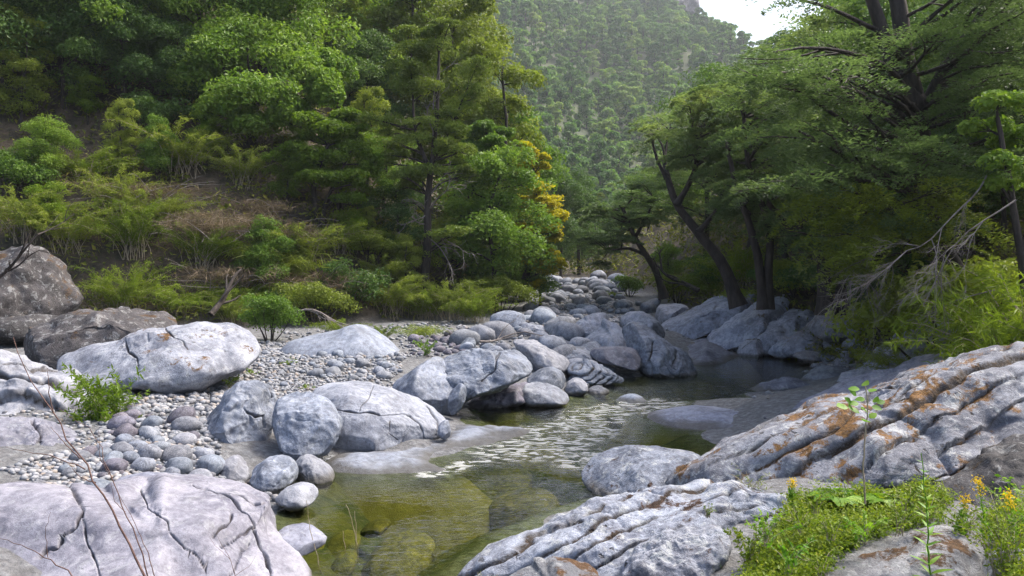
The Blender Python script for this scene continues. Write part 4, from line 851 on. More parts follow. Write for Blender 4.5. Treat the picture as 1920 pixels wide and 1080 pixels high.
tree('beech_tree', 'twin trunked beech in the middle of the right bank with tiered foliage', T(1425, 500, Y),
     [TR([(1432, 580), (1425, 505), (1412, 440), (1392, 385), (1372, 325), (1362, 260)], Y, .15, .05), TR([(1440, 580), (1440, 500), (1446, 430), (1420, 360), (1400, 300), (1395, 220)], Y, .14, .05)],
     pads_in([(1340, 250), (1380, 150), (1470, 130), (1520, 230), (1530, 420), (1470, 440), (1350, 390)], Y, 50, 52, 12, 1300, 2.0), 'beech', 0.08, spray, droop=0.5)
Y = 18.0
tree('beech_tree', 'gnarled low beech with a bent trunk under the great overhanging tree', T(1545, 515, Y),
     [TR([(1548, 590), (1545, 520), (1540, 470), (1510, 440), (1470, 420), (1440, 380)], Y, .20, .06), TR([(1580, 590), (1575, 515), (1562, 440), (1555, 390), (1570, 340)], Y, .15, .05), TR([(1500, 435), (1500, 400), (1520, 360)], Y, .08, .03)],
     pads_in([(1420, 330), (1500, 300), (1620, 320), (1680, 440), (1620, 490), (1480, 440)], Y, 34, 60, 13, 1300, 1.6), 'beech', 0.075, spray, droop=0.55)
Y = 14.0
tree('beech_tree', 'great dark beech overhanging the right side, its forked trunk near the top right', T(1770, 590, Y + 1),
     [TR([(1790, 610), (1768, 480), (1742, 330), (1722, 220), (1704, 140), (1690, 60), (1676, -70)], Y + 1, .26, .13), TR([(1716, 195), (1672, 120), (1648, 40), (1615, -60)], Y + 1, .17, .09), TR([(1722, 220), (1770, 120), (1830, 40), (1870, -40)], Y + 1, .10, .05)],
     pads_in([(1485, -40), (1440, 60), (1420, 140), (1500, 195), (1450, 300), (1520, 400), (1600, 420), (1680, 440), (1800, 420), (1880, 330), (1960, 200), (1960, -80)], Y, 105, 95, 20, 1250, 2.4,
             lambda x, y: (0.5 if (x < 1640 and y < 110) else 0.0) + (0.85 if (1600 < x < 1780 and y < 260) else 0)), 'beech', 0.062, spray, droop=0.35, sub=2, limb_r=0.028)
Y = 13.0
tree('beech_tree', 'drooping lower limb tree with olive sprays hanging over the right bank rocks', T(1800, 600, Y + 2),
     [TR([(1830, 620), (1810, 520), (1760, 440), (1690, 400), (1620, 400)], Y + 1, .12, .04, -1), TR([(1790, 490), (1720, 470), (1660, 480)], Y + 1, .07, .02, -.5)],
     pads_in([(1500, 420), (1560, 350), (1700, 330), (1840, 360), (1850, 430), (1700, 470), (1620, 520), (1540, 500)], Y, 26, 85, 18, 1100, 1.4), 'olive', 0.062, spray, droop=0.55, sub=2)
Y = 11.5
tree('broadleaf_tree', 'fresh green broadleaf sapling tree crowding the right edge below the great beech', T(1900, 560, Y),
     [TR([(1935, 640), (1915, 480), (1890, 330), (1870, 220)], Y, .08, .03), TR([(1915, 480), (1960, 330), (1950, 220)], Y, .06, .02)],
     [PD(*a, Y, 1100, b) for *a, b in [(1872, 195, 50, 32, 0), (1850, 240, 48, 32, .2), (1905, 260, 55, 40, .3), (1880, 305, 46, 30, -.2), (1935, 200, 50, 40, .5), (1940, 330, 60, 40, .4), (1870, 345, 35, 24, 0)]],
     'evergreen', 0.085, puff, clumps=10, tb=0.15)

# ------------------------------------------------------------------ tree kinds repeated over the slopes
PROTO = {}
def proto_tree(key, name, label, leafm, Hh, spread, npads, n, L, style, trunk_r=0.16, squash=0.9, low=0.28, **kw):
    tr = [(np.array([(0, 0, -0.4), (rng.normal(0, .15), rng.normal(0, .15), Hh * .3), (rng.normal(0, .3), rng.normal(0, .3), Hh * .6), (rng.normal(0, .3), rng.normal(0, .3), Hh * .9)]), trunk_r, trunk_r * .25)]
    pads = []
    for i in range(npads):
        f = (i + 0.5) / npads; h = Hh * (low + (0.95 - low) * f); w = spread * math.sqrt(max(0.06, 1 - ((f - 0.4) / 0.65) ** 2)); a = i * 2.4 + rng.uniform(-.5, .5)
        rr = w * rng.uniform(0.45, 0.85) if i % 4 else 0.1
        R = spread * rng.uniform(0.42, 0.62)
        pads.append((np.array([math.cos(a) * rr, math.sin(a) * rr, h]), np.array([R, R, R * squash]), n))
    t = tree(name, label, (0, 0, 0), tr, pads, leafm, L, style, **kw)
    PROTO[key] = [t, Hh, False]
proto_tree('ev1', 'broadleaf_tree', 'x', 'evergreen', 8, 2.6, 15, 1500, 0.17, puff, clumps=12)
proto_tree('ev2', 'broadleaf_tree', 'x', 'evergreen', 7, 2.9, 13, 1500, 0.16, puff, squash=0.8, clumps=12)
proto_tree('dp1', 'broadleaf_tree', 'x', 'deepgreen', 9, 2.6, 17, 1400, 0.17, puff, clumps=12)
proto_tree('dp2', 'broadleaf_tree', 'x', 'deepgreen', 7, 3.0, 14, 1400, 0.17, puff, squash=0.8, clumps=12, low=0.2)
proto_tree('ol1', 'broadleaf_tree', 'x', 'olive', 10, 2.2, 18, 1300, 0.16, puff, clumps=12, low=0.15)
proto_tree('br1', 'broadleaf_tree', 'x', 'bright', 6, 2.3, 12, 1300, 0.15, puff, squash=0.75, clumps=11)
proto_tree('cy1', 'conifer_tree', 'x', 'cypress', 10, 1.5, 20, 1000, 0.13, puff, squash=0.8, clumps=9, low=0.12, wr=0.35, up=0.1)
proto_tree('be1', 'beech_tree', 'x', 'beech', 8, 3.0, 18, 1300, 0.13, spray, squash=0.25, droop=0.25)
def place(key, px, py, hpx, label, Y=None, group=None):
    p, H_, used = PROTO[key]
    if Y is None: q = HIT(px, py)
    else:
        q = W(px, py, Y); top = W(px, py - hpx, Y)[2]; q[2] = g1(q[0], q[1]); hpx = max(hpx * 0.6, (top - q[2]) / Y * FPX)
    s = hpx / FPX * q[1] / H_
    q = q + np.array([0, 0, -0.1])
    rz = rng.uniform(0, 6.28); sc = (s * rng.uniform(0.9, 1.15), s * rng.uniform(0.9, 1.15), s)
    if not used:
        PROTO[key][2] = True; p.location = [float(c) for c in q]; p.rotation_euler = (0, 0, rz); p.scale = sc; p['label'] = label
        if group: p['group'] = group
        elif 'group' in p: del p['group']
        return p
    r = dup(p, q, rz, sc, label)
    if group: r['group'] = group
    elif 'group' in r: del r['group']
    return r
for a in [
    ('dp1', 235, 225, 270, 'tall very dark tree beside the round crowned evergreen, upper left'),
    ('dp2', 120, 200, 240, 'dark spreading tree left of the tall very dark tree in the upper left'),
    ('br1', 165, 235, 100, 'small bright lime tree glowing in front of the dark upper left trees'),
    ('ol1', 40, 240, 230, 'olive tree with thin foliage at the top left corner'),
    ('dp2', 330, 215, 170, 'dark tree tucked under the left side of the round crowned evergreen'),
    ('ev2', 90, 350, 130, 'green small tree leaning over the bushes near the left edge'),
    ('dp1', 700, 300, 240, 'dark tree in the shadowed gap left of the ragged conifer'),
    ('ol1', 655, 215, 230, 'yellowish slender tree above the bright twin trunk tree'),
    ('ev1', 700, 230, 200, 'green puffy tree up slope between the round evergreen and the conifer'),
    ('ol1', 925, 470, 400, 'tall yellow green tree rising behind the leaning broad tree', 34),
    ('ol1', 860, 420, 440, 'tall olive tree behind the crown of the ragged conifer', 36),
    ('ev1', 960, 500, 300, 'dense green tree left of the golden yellow tree', 38),
    ('ol1', 990, 545, 150, 'small olive tree under the golden yellow tree', 34),
    ('ev2', 900, 300, 190, 'round crowned green tree above the ragged conifer, on the skyline of the left slope'),
    ('ol1', 830, 180, 260, 'yellow green tree on the skyline of the left slope at the top'),
    ('ol1', 790, 330, 400, 'tall yellow green tree filling the skyline behind the left fork of the ragged conifer', 39),
    ('ev1', 720, 200, 300, 'tall round green tree at the top edge, over the bright twin trunk tree', 41),
    ('ol1', 880, 400, 400, 'tall olive tree right at the skyline behind the conifer top', 40),
    ('dp1', 640, 120, 240, 'dark tall tree at the top edge behind the round crowned evergreen', 42),
    ('ev1', 930, 566, 290, 'round green tree standing right in front of the left side of the golden tree', 29),
    ('ev2', 1012, 560, 110, 'low green tree hiding the foot of the golden tree', 31),
    ('br1', 640, 400, 170, 'light green tree on the slope between the bright twin trunk tree and the conifer'),
    ('ev2', 720, 420, 170, 'green rounded tree on the slope left of the conifer trunk'),
    ('ol1', 690, 350, 190, 'slender olive tree on the slope left of the conifer crown'),
    ('dp2', 745, 490, 150, 'dark low tree on the slope close to the conifer trunk'),
    ('br1', 540, 400, 130, 'small light green tree left of the bright twin trunk tree'),
    ('ol1', 560, 540, 130, 'small olive tree low on the slope above the whale backed boulder'),
    ('ev1', 500, 560, 150, 'green small tree low on the slope right of the dead brush'),
    ('br1', 90, 460, 120, 'small light green tree over the olive bamboo near the left edge'),
    ('ev1', 300, 350, 130, 'small green tree rising from the brush under the dark upper left trees'),
    ('ol1', 230, 330, 150, 'small olive tree among the brush left of the yellowish bamboo'),
    ('br1', 390, 300, 90, 'little light green tree at the crooked dark trunk of the round evergreen'),
    ('ev2', 900, 560, 150, 'green low tree right of the conifer trunk at the slope foot'),
    ('dp1', 1052, 545, 220, 'dark tree standing beyond the golden yellow tree at the valley floor', 55),
    ('dp1', 1085, 535, 215, 'tall dark pointed tree in the valley mouth right of the golden tree', 62),
    ('ev1', 1030, 520, 130, 'low green tree closing the stream bed at its far left', 72),
    ('dp2', 1090, 525, 110, 'dark low tree closing the stream bed behind the largest far boulder', 75),
    ('ev2', 1140, 522, 120, 'green low tree closing the stream bed behind the far stones', 78),
    ('dp1', 1190, 524, 150, 'dark tall tree closing the stream bed on its right', 72),
    ('cy1', 1120, 530, 175, 'slim dark conifer in the valley mouth', 70),
    ('dp2', 1165, 530, 170, 'dark rounded tree in the valley mouth behind the low layered beech', 66),
    ('ev2', 1215, 525, 190, 'green tree behind the leaning beech in the valley mouth', 60),
    ('cy1', 1070, 500, 180, 'conifer up slope behind the dark pointed tree in the valley mouth', 85),
    ('ev1', 1280, 500, 220, 'rounded tree up slope between the two leaning beeches', 48),
    ('ev2', 1250, 545, 90, 'bushy small tree at the stream side below the leaning beech', 36),
    ('be1', 1320, 420, 260, 'layered beech behind the big leaning beech on the right bank', 34),
    ('be1', 1400, 380, 260, 'layered beech high behind the twin trunked beech', 30),
    ('be1', 1480, 420, 300, 'layered beech behind the gnarled low beech', 26),
    ('dp1', 1640, 560, 220, 'dark tree behind the hanging olive sprays on the right bank', 18.5),
    ('dp1', 1700, 560, 330, 'deep green tree filling the shade behind the great beech trunk', 19),
    ('dp2', 1800, 560, 330, 'deep green spreading tree behind the great beech trunk, towards the edge', 18),
    ('dp1', 1880, 540, 420, 'deep green tall tree at the right edge behind the fresh green sapling', 17),
    ('dp1', 1930, 520, 520, 'shaded tall tree at the top right corner', 16),
    ('dp2', 1850, 300, 330, 'shaded spreading tree under the top right corner', 19),
    ('ev2', 1560, 330, 260, 'green tree glimpsed through the sprays of the great beech', 30),
    ('ol1', 760, 560, 130, 'small olive tree by the foot of the conifer trunk', 27),
    ('ol1', 690, 520, 140, 'small olive tree between the bright tree and the conifer trunk', 27.5),
    ('ev1', 560, 300, 120, 'small green tree under the right shoulder of the round evergreen', None),
]: place(*a)
# woods covering the upper slopes
k = 0
for lb, grp, px0, px1, py0, py1, step, keys in [
        ('tree packed into the woods high on the left slope', 'woods high on the left slope', -120, 760, -200, 260, 95, ('dp1', 'dp2', 'ev1', 'ev2', 'dp1', 'ol1')),
        ('tree in the woods along the left slope above the stream', 'woods along the left slope above the stream', 700, 1010, 60, 520, 62, ('ev1', 'ol1', 'dp1', 'ev2', 'cy1')),
        ('tree in the shaded woods on the right slope', 'woods on the right slope', 1330, 2000, -120, 460, 100, ('dp1', 'dp2', 'ev2', 'be1'))]:
    for px in np.arange(px0, px1, step):
        for py in np.arange(py0, py1, step):
            a, b = px + rng.uniform(-.4, .4) * step, py + rng.uniform(-.4, .4) * step
            q = HIT(a, b)
            if q[1] > 110 or q[1] < 15: continue
            if px0 < 0 and 200 < a < 560 and b > 215: continue
            if 690 < px0 < 720 and (q[1] < 30 or (540 < a < 960 and b > 250)): continue
            hm = rng.uniform(5.0, 8.0)
            ky = keys[rng.integers(len(keys))]
            place(ky, a, b, hm / q[1] * FPX, {'dp1': 'tall dark green ', 'dp2': 'spreading dark green ', 'ev1': 'tall mid green ', 'ev2': 'spreading mid green ', 'ol1': 'slender olive green ', 'cy1': 'conifer shaped ', 'be1': 'layered beech '}[ky] + lb, None, grp)
# ------------------------------------------------------------------ far mountain forest
FAR = []
for s in range(6):
    q = Quads(); H_ = 6.5
    lv = Leaves(); npd = 9
    sp = rng.uniform(1.5, 2.2)
    for i in range(npd):
        f = (i + .5) / npd; a = i * 2.4; w = sp * math.sqrt(max(.05, 1 - ((f - .35) / .7) ** 2)) * (0.75 if i % 3 else 0.2)
        R = sp * rng.uniform(.42, .6)
        puff(lv, np.array([math.cos(a) * w, math.sin(a) * w, H_ * (.15 + .75 * f)]), (R * 1.15, R * 1.15, R), 230, 0.46, 7, 0.6)
    lv.q.add(*tube(np.array([(0, 0, -1), (0, 0, H_ * .5), (0.1, 0, H_ * .8)]), np.array([.18, .12, .05]), 5), 0.5, 1)
    FAR.append(lv.q.mesh('far_tree', [M['farleaf'], M['bark']], False))
pts = []
yy = 122.0
cand_y = np.sqrt(rng.uniform(122 ** 2, 425 ** 2, 60000)); cand_px = rng.uniform(850, 1560, 60000)
cx = (cand_px - 960) / FPX * cand_y
cz = mh(cx, cand_y)
cell = {}
for x, y, z in zip(cx, cand_y, cz):
    sp = 3.9 + 0.003 * y
    key = (int(x // 6), int(y // 6)); bad = False
    for i in (-1, 0, 1):
        for j in (-1, 0, 1):
            for (u, v) in cell.get((key[0] + i, key[1] + j), ()):
                if (u - x) ** 2 + (v - y) ** 2 < sp * sp: bad = True; break
            if bad: break
        if bad: break
    if bad: continue
    cell.setdefault(key, []).append((x, y)); pts.append((x, y, z))
pts = np.array(pts); pp = np.stack(proj(pts), 1)
vis = (pp[:, 0] > 900) & (pp[:, 0] < 1430) & (pp[:, 1] > -60) & (pp[:, 1] < 400)
order = np.argsort(np.where(vis, pts[:, 1], 1e6))
ind, rest = order[:298], order[298:]
for i in ind:
    s = rng.uniform(0.8, 1.1) * rng.choice([0.85, 1.2, 1.7])
    o = link('tree', FAR[rng.integers(6)], pts[i] - np.array([0, 0, .5]), None, (0, 0, rng.uniform(0, 6.28)), (s, s, s * rng.uniform(.8, 1.15)))
    tag(o, 'small hazy green tree crown in the forest on the lower far mountain face', 'tree', 'forest trees on the far mountain')
R_ = pts[rest]
fm = bpy.data.meshes.new('forest'); fm.vertices.add(len(R_)); fm.vertices.foreach_set('co', (R_ - np.array([0, 0, .5])).astype(np.float32).ravel())
av = fm.attributes.new('variant', 'INT', 'POINT'); av.data.foreach_set('value', rng.integers(0, 4, len(R_)).astype(np.int32))
asc = fm.attributes.new('size', 'FLOAT', 'POINT'); asc.data.foreach_set('value', rng.uniform(.85, 1.1, len(R_)) * rng.choice([0.9, 1.3, 1.8], len(R_)).astype(np.float32))
aro = fm.attributes.new('turn', 'FLOAT_VECTOR', 'POINT'); aro.data.foreach_set('vector', np.stack([np.zeros(len(R_)), np.zeros(len(R_)), rng.uniform(0, 6.28, len(R_))], 1).astype(np.float32).ravel())
fo_ = link('forest', fm); tag(fo_, 'mass of hazy green tree crowns covering the far mountain', None, None, 'stuff')
ng = bpy.data.node_groups.new('forest_trees', 'GeometryNodeTree')
ng.interface.new_socket('Geometry', in_out='INPUT', socket_type='NodeSocketGeometry'); ng.interface.new_socket('Geometry', in_out='OUTPUT', socket_type='NodeSocketGeometry')
gi_, go_ = ng.nodes.new('NodeGroupInput'), ng.nodes.new('NodeGroupOutput'); jo = ng.nodes.new('GeometryNodeJoinGeometry')
def nattr(nm, ty):
    n = ng.nodes.new('GeometryNodeInputNamedAttribute'); n.data_type = ty; n.inputs[0].default_value = nm; return n.outputs[0]
src = {o.data.name: o for o in S.objects if o.type == 'MESH' and o.data in FAR}
for v, so_ in enumerate(list(src.values())[:4]):
    oi_ = ng.nodes.new('GeometryNodeObjectInfo'); oi_.inputs['Object'].default_value = so_; oi_.inputs['As Instance'].default_value = True
    oi_.transform_space = 'ORIGINAL'
    cmp_ = ng.nodes.new('FunctionNodeCompare'); cmp_.data_type = 'INT'; cmp_.operation = 'EQUAL'
    ng.links.new(nattr('variant', 'INT'), cmp_.inputs[2]); cmp_.inputs[3].default_value = v
    ip = ng.nodes.new('GeometryNodeInstanceOnPoints')
    ng.links.new(gi_.outputs[0], ip.inputs['Points']); ng.links.new(oi_.outputs['Geometry'], ip.inputs['Instance']); ng.links.new(cmp_.outputs[0], ip.inputs['Selection'])
    ng.links.new(nattr('size', 'FLOAT'), ip.inputs['Scale']); ng.links.new(nattr('turn', 'FLOAT_VECTOR'), ip.inputs['Rotation'])
    ng.links.new(ip.outputs[0], jo.inputs[0])
ng.links.new(jo.outputs[0], go_.inputs[0])
fo_.modifiers.new('forest_trees', 'NODES').node_group = ng
print('far trees', len(pts), len(ind))
# ------------------------------------------------------------------ bushes
def culms(lv, q, k, Hh, reach, n, L, wr, base_r=0.25, t0=0.25, droop=0.5, r0=0.012, tb=0.0, mi=0):
    for _ in range(k):
        az = rng.uniform(0, 6.28); d = np.array([math.cos(az), math.sin(az), 0]); l = Hh * rng.uniform(0.65, 1.15); rc = reach * rng.uniform(0.3, 1.1)
        t = np.linspace(0, 1, 9)[:, None]; b = np.append(rng.normal(0, base_r, 2), -0.05)
        P = b + d * rc * (0.3 * t + 0.7 * t ** 2) + np.array([0, 0, 1.0]) * l * (1.25 * t - (0.25 + droop * 0.5) * t ** 2.2)
        P += np.cumsum(rng.normal(0, 0.015 * l, P.shape), 0)
        if q is not None: q.add(*tube(P, np.linspace(r0, r0 * 0.3, 9), 4))
        m_ = n // k; tt = t0 + (1 - t0) * rng.random(m_) ** 0.8
        X = np.stack([np.interp(tt, t[:, 0], P[:, j]) for j in range(3)], 1)
        ta = nrm(P[np.clip((tt * 8).astype(int) + 1, 0, 8)] - P[np.clip((tt * 8).astype(int), 0, 7)])
        A = ta * 0.7 + rdir(m_) * 0.8 + np.array([0, 0, -0.35]); sp = rng.uniform(0.02, 0.14, (m_, 1)) * Hh * 0.6
        X = X + nrm(A) * sp
        s = rng.uniform(0.6, 1.3, m_)
        lv.add(X, rdir(m_) * 0.7 + np.array([0, 0, 0.6]), A, L * s, L * s * wr, 0.5 * rng.random() + 0.5 * rng.random(m_) + tb, 0.05, mi)
def bush_proto(key, name, cat, leafm, fn, Hh, stem='drystem', parts=('foliage', 'stem')):
    t = thing(name, 'x', cat, (0, 0, 0)); lv = Leaves(); q = Quads(); fn(lv, q)
    link(parts[0], lv.mesh(parts[0], M[leafm]), (0, 0, 0), t)
    if q.n: link(parts[1], q.mesh(parts[1], M[stem], True), (0, 0, 0), t)
    PROTO[key] = [t, Hh, False]
bush_proto('bam1', 'bamboo_bush', 'bush', 'bamboo', lambda lv, q: culms(lv, q, 42, 2.4, 1.9, 6500, 0.17, 0.13), 2.4)
bush_proto('bam2', 'bamboo_bush', 'bush', 'bamboo', lambda lv, q: culms(lv, q, 34, 2.2, 2.4, 5500, 0.16, 0.14, droop=0.9), 2.2)
bush_proto('bamo', 'bamboo_bush', 'bush', 'olive', lambda lv, q: culms(lv, q, 36, 2.3, 2.0, 5500, 0.18, 0.12, droop=0.7, tb=0.15), 2.3)
def shrub(Hh, w, n, L):
    def f(lv, q):
        for i in range(9):
            a = i * 2.4; r = w * 0.6 * math.sqrt(i / 9); c = np.array([math.cos(a) * r, math.sin(a) * r, Hh * rng.uniform(.3, .75)])
            puff(lv, c, (w * .42, w * .42, Hh * .3), n // 9, L, 9)
            q.add(*tube(wiggle((0, 0, -.1), c, 6, .1), np.linspace(.025, .008, 6), 4))
    return f
bush_proto('shr1', 'shrub', 'bush', 'evergreen', shrub(1.6, 1.3, 5500, .09), 1.7, 'bark')
bush_proto('shr2', 'shrub', 'bush', 'olive', shrub(1.5, 1.5, 5500, .09), 1.6, 'bark')
bush_proto('shr3', 'shrub', 'bush', 'bright', shrub(1.5, 1.2, 5000, .085), 1.6, 'bark')
bush_proto('shrd', 'shrub', 'bush', 'deepgreen', shrub(1.6, 1.6, 5500, .10), 1.7, 'bark')
def brush(k, Hh, reach):
    def f(lv, q):
        culms(lv, None, k, Hh, reach, k * 14, 0.42, 0.03, 0.5, 0.1, 0.9)
        for _ in range(26):
            a = rng.uniform(0, 6.28); l = rng.uniform(.6, 1.2) * Hh
            q.add(*tube(wiggle((rng.normal(0, .4), rng.normal(0, .4), 0), (math.cos(a) * reach * 1.1, math.sin(a) * reach, l * rng.uniform(.1, .8)), 8, .12, .1), np.linspace(.014, .004, 8), 4))
    return f
bush_proto('dry1', 'dry_brush', 'dead brush', 'dry', brush(170, 1.3, 1.5), 1.2, 'dead', ('dead_stalks', 'twig'))
bush_proto('dry2', 'dry_brush', 'dead brush', 'dry', brush(150, 1.1, 1.8), 1.0, 'dead', ('dead_stalks', 'twig'))
bush_proto('gras', 'grass_clump', 'grass', 'olive', lambda lv, q: culms(lv, None, 90, 1.0, 1.1, 1500, 0.40, 0.03, 0.18, 0.05, 1.0), 0.9)
for a in [
    ('bam1', 255, 480, 125, 'rounded lime bamboo thicket on the lower left slope, above the pale boulders'),
    ('bam1', 235, 590, 120, 'brightest lime feathery bamboo right behind the dark mossy boulder'),
    ('bam2', 335, 590, 95, 'lime bamboo bush behind the crest of the overhanging boulder'),
    ('bam2', 165, 345, 110, 'arching lime bamboo halfway up the left slope'),
    ('bamo', 60, 450, 130, 'olive bamboo behind the dark lichen boulder at the left edge'),
    ('bamo', 130, 470, 110, 'olive bamboo between the lime bamboo and the left edge'),
    ('shr1', 40, 370, 110, 'dark green shrub on the slope at the left edge'),
    ('bamo', 220, 400, 110, 'dull green bamboo above the rounded lime thicket'),
    ('bamo', 345, 330, 130, 'yellowish bamboo under the round crowned evergreen'),
    ('bamo', 450, 350, 100, 'yellow brown bamboo below the crooked evergreen trunk'),
    ('bam2', 640, 470, 90, 'lime bamboo below the bright twin trunk tree'),
    ('bamo', 560, 500, 110, 'olive bamboo left of the twin dark trunks'),
    ('shr1', 505, 640, 110, 'green shrub at the foot of the slope right of the overhanging tip'),
    ('bamo', 440, 610, 90, 'dull bamboo at the foot of the slope behind the overhanging tip'),
    ('shr2', 590, 610, 100, 'olive shrub at the foot of the slope behind the whale backed boulder'),
    ('bam2', 640, 630, 60, 'pale green low bush directly above the whale backed boulder'),
    ('bam1', 715, 640, 45, 'small lime bush right of the whale backed boulder'),
    ('shrd', 660, 580, 110, 'dark shrub up behind the whale backed boulder'),
    ('bamo', 730, 590, 110, 'olive bamboo left of the conifer trunk'),
    ('bamo', 850, 600, 110, 'green bamboo bush right of the conifer trunk foot'),
    ('bam1', 890, 605, 80, 'lime bamboo at the stream side right of the conifer'),
    ('shr2', 940, 590, 90, 'olive shrub at the stream side below the dense green trees'),
    ('bam2', 930, 540, 90, 'lime green bush under the dense green trees by the stream'),
    ('shr1', 980, 565, 70, 'dark green shrub beside the far pale rocks'),
    ('shr2', 760, 520, 80, 'olive shrub on the slope behind the conifer trunk'),
    ('shr3', 725, 470, 60, 'bright green shrub left of the conifer trunk, half way up'),
    ('shr3', 425, 470, 50, 'bright green shrub on the brushy slope below the evergreen'),
    ('shrd', 560, 590, 80, 'dark shrub at the slope foot between green and olive shrubs'),
    ('shrd', 300, 250, 90, 'dark shrub in the hollow under the round evergreen'),
    ('dry1', 400, 450, 85, 'large grey brown mound of dead brush on the left slope'),
    ('dry2', 285, 385, 60, 'brown dead brush above the rounded lime bamboo'),
    ('dry1', 480, 410, 60, 'straw coloured brush below the round evergreen trunks'),
    ('dry2', 520, 460, 60, 'brown dead brush left of the olive bamboo'),
    ('dry2', 430, 540, 65, 'grey dead brush tangled over the slope behind the overhanging boulder'),
    ('dry1', 600, 560, 80, 'reddish brown dead brush at the slope foot'),
    ('gras', 545, 520, 70, 'drooping grass clump on the slope beside the dead brush'),
    ('gras', 470, 500, 70, 'drooping grass clump at the edge of the grey dead brush'),
    ('gras', 790, 630, 40, 'grass clump growing in the dark rubble'),
    ('bam1', 380, 500, 100, 'lime bamboo growing through the grey brown dead brush'),
    ('bam2', 450, 580, 90, 'lime bamboo at the slope foot right of the dark fallen log'),
    ('bamo', 300, 430, 100, 'olive bamboo right above the rounded lime thicket'),
    ('shr3', 520, 580, 70, 'light green shrub at the slope foot left of the olive shrub'),
    ('bam1', 800, 600, 80, 'lime bamboo directly behind the conifer trunk foot'),
    ('shr2', 690, 500, 80, 'olive shrub on the slope under the slender olive tree'),
    ('bamo', 780, 470, 90, 'olive bamboo on the slope behind the conifer'),
    ('shr3', 660, 440, 70, 'light shrub on the open slope right of the twin dark trunks'),
    ('bamo', 720, 540, 90, 'dull bamboo on the slope foot left of the conifer'),
    ('shr2', 1400, 590, 60, 'olive low shrub on top of the bedrock hump, right bank'),
    ('shrd', 1340, 545, 80, 'dark shrub between the beech trunks at the head of the right bank'),
    ('shr2', 1490, 560, 90, 'olive shrub under the twin trunked beech'),
    ('shrd', 1560, 570, 110, 'dark leafy shrub under the gnarled low beech'),
    ('shr1', 1620, 590, 100, 'green leafy shrub behind the pale dead sticks'),
    # right bank
    ('bam1', 1385, 548, 120, 'tall lime bamboo under the twin trunked beech on the right bank'),
    ('bam2', 1330, 560, 80, 'arching lime bush at the head of the right bank bedrock'),
    ('shr2', 1270, 570, 70, 'olive shrub behind the dark upright block'),
    ('shr1', 1180, 556, 50, 'green shrub beside the far stream stones on the right'),
    ('bam2', 1150, 558, 24, 'lime plants among the far stream stones'),
    ('shrd', 1455, 545, 70, 'dark shrub above the folded bedrock ridge'),
    ('shrd', 1520, 556, 80, 'dark shrub above the lumpy bedrock'),
    ('shr2', 1600, 566, 80, 'olive shrub above the dark slab boulder'),
    ('shr1', 1670, 585, 90, 'green shrub right of the dark slab boulder'),
    ('shrd', 1720, 610, 120, 'dark shrub under the hanging olive sprays'),
    ('bamo', 1690, 640, 40, 'olive bush rooted on the smooth rock face behind the striped slab', 14),
    ('bam2', 1905, 620, 110, 'arching lime bamboo at the right edge above the striped slab', 10.8),
    ('bam1', 1945, 540, 130, 'bright bamboo crowding the right edge below the fresh green sapling', 10.5),
    ('shr2', 1790, 590, 150, 'olive shrub in shade above the smooth rock face', 13.5),
]: place(*a)

# undergrowth over the slopes (uncountable)
lv = Leaves(); n = 110000
yy = 1 / rng.uniform(1 / 75, 1 / 13, n); xx = (rng.uniform(-250, 2150, n) - 960) / FPX * yy
dl, dr = seg_sd(xx, yy, LFOOT), -seg_sd(xx, yy, RFOOT)
gap_ = noise(np.stack([xx * .35, yy * .35, xx * 0], 1), 77)
ok = ((np.maximum(dl, dr) > 0.2) | (yy > 58)) & (np.maximum(dl, dr) < 26) & (gap_ > -0.55)
xx, yy = xx[ok][:10500], yy[ok][:10500]; zz = gh(xx, yy); ct = rng.random(len(xx)) * 0.8 + 0.15 * gap_[ok][:10500]
for k in range(7):
    sc = np.clip(yy / 26, 0.6, 2.2); s = rng.uniform(.6, 1.3, len(xx)) * sc
    P = np.stack([xx + rng.normal(0, .22, len(xx)) * sc, yy + rng.normal(0, .22, len(xx)) * sc, zz + rng.uniform(0.03, .55, len(xx)) * sc], 1)
    thin = rng.random(len(xx)) < .4
    lv.add(P, rdir(len(xx)) * .8 + np.array([0, -.2, .6]), rdir(len(xx)), 0.175 * s * np.where(thin, 2.2, 1), 0.165 * s * np.where(thin, .16, .5), .55 * ct + .45 * rng.random(len(xx)))
tag(link('undergrowth', lv.mesh('undergrowth', M['under'])), 'low leafy undergrowth and dead stalks covering both slopes', None, None, 'stuff')

# ------------------------------------------------------------------ dead branches
def dead(label, p0, p1, Y0, Y1, r, depth=3, spread=.5, k=4, m_='dead', name='dead_branch', cat='dead branch'):
    a, b = W(*p0, Y0), W(*p1, Y1); q = Quads(); dead_twigs(q, a - a, b - a, r, depth, spread, k)
    return tag(link(name, q.mesh(name, M[m_], True), a), label, cat)
dead('grey dead branch tangle hanging under the great beech towards the right', (1850, 330), (1700, 470), 11.5, 11.0, .015, 3, .6, 7)
dead('pale bare branch reaching left over the smooth rock face', (1905, 375), (1730, 575), 10.6, 10.6, .012, 3, .5, 6)
dead('grey twigs drooping above the dark slab boulder', (1690, 400), (1560, 570), 12.8, 13.0, .013, 3, .5, 6)
dead('thin dead twigs hanging beside the gnarled beech', (1640, 380), (1625, 545), 13.0, 13.2, .012, 3, .5, 6)
dead('long bare branch lying across the low plants on the right bank', (1880, 540), (1690, 640), 11.0, 12.0, .012, 2, .4, 4)
dead('dark bare branch lying on the lichen boulder at the left edge', (-40, 545), (70, 440), 17.5, 17.6, .05, 2, .5, 4, 'bark')
dead('fallen dead branch at the slope foot behind the whale backed boulder', (545, 590), (665, 612), 21.0, 20.5, .03, 2, .4, 4)
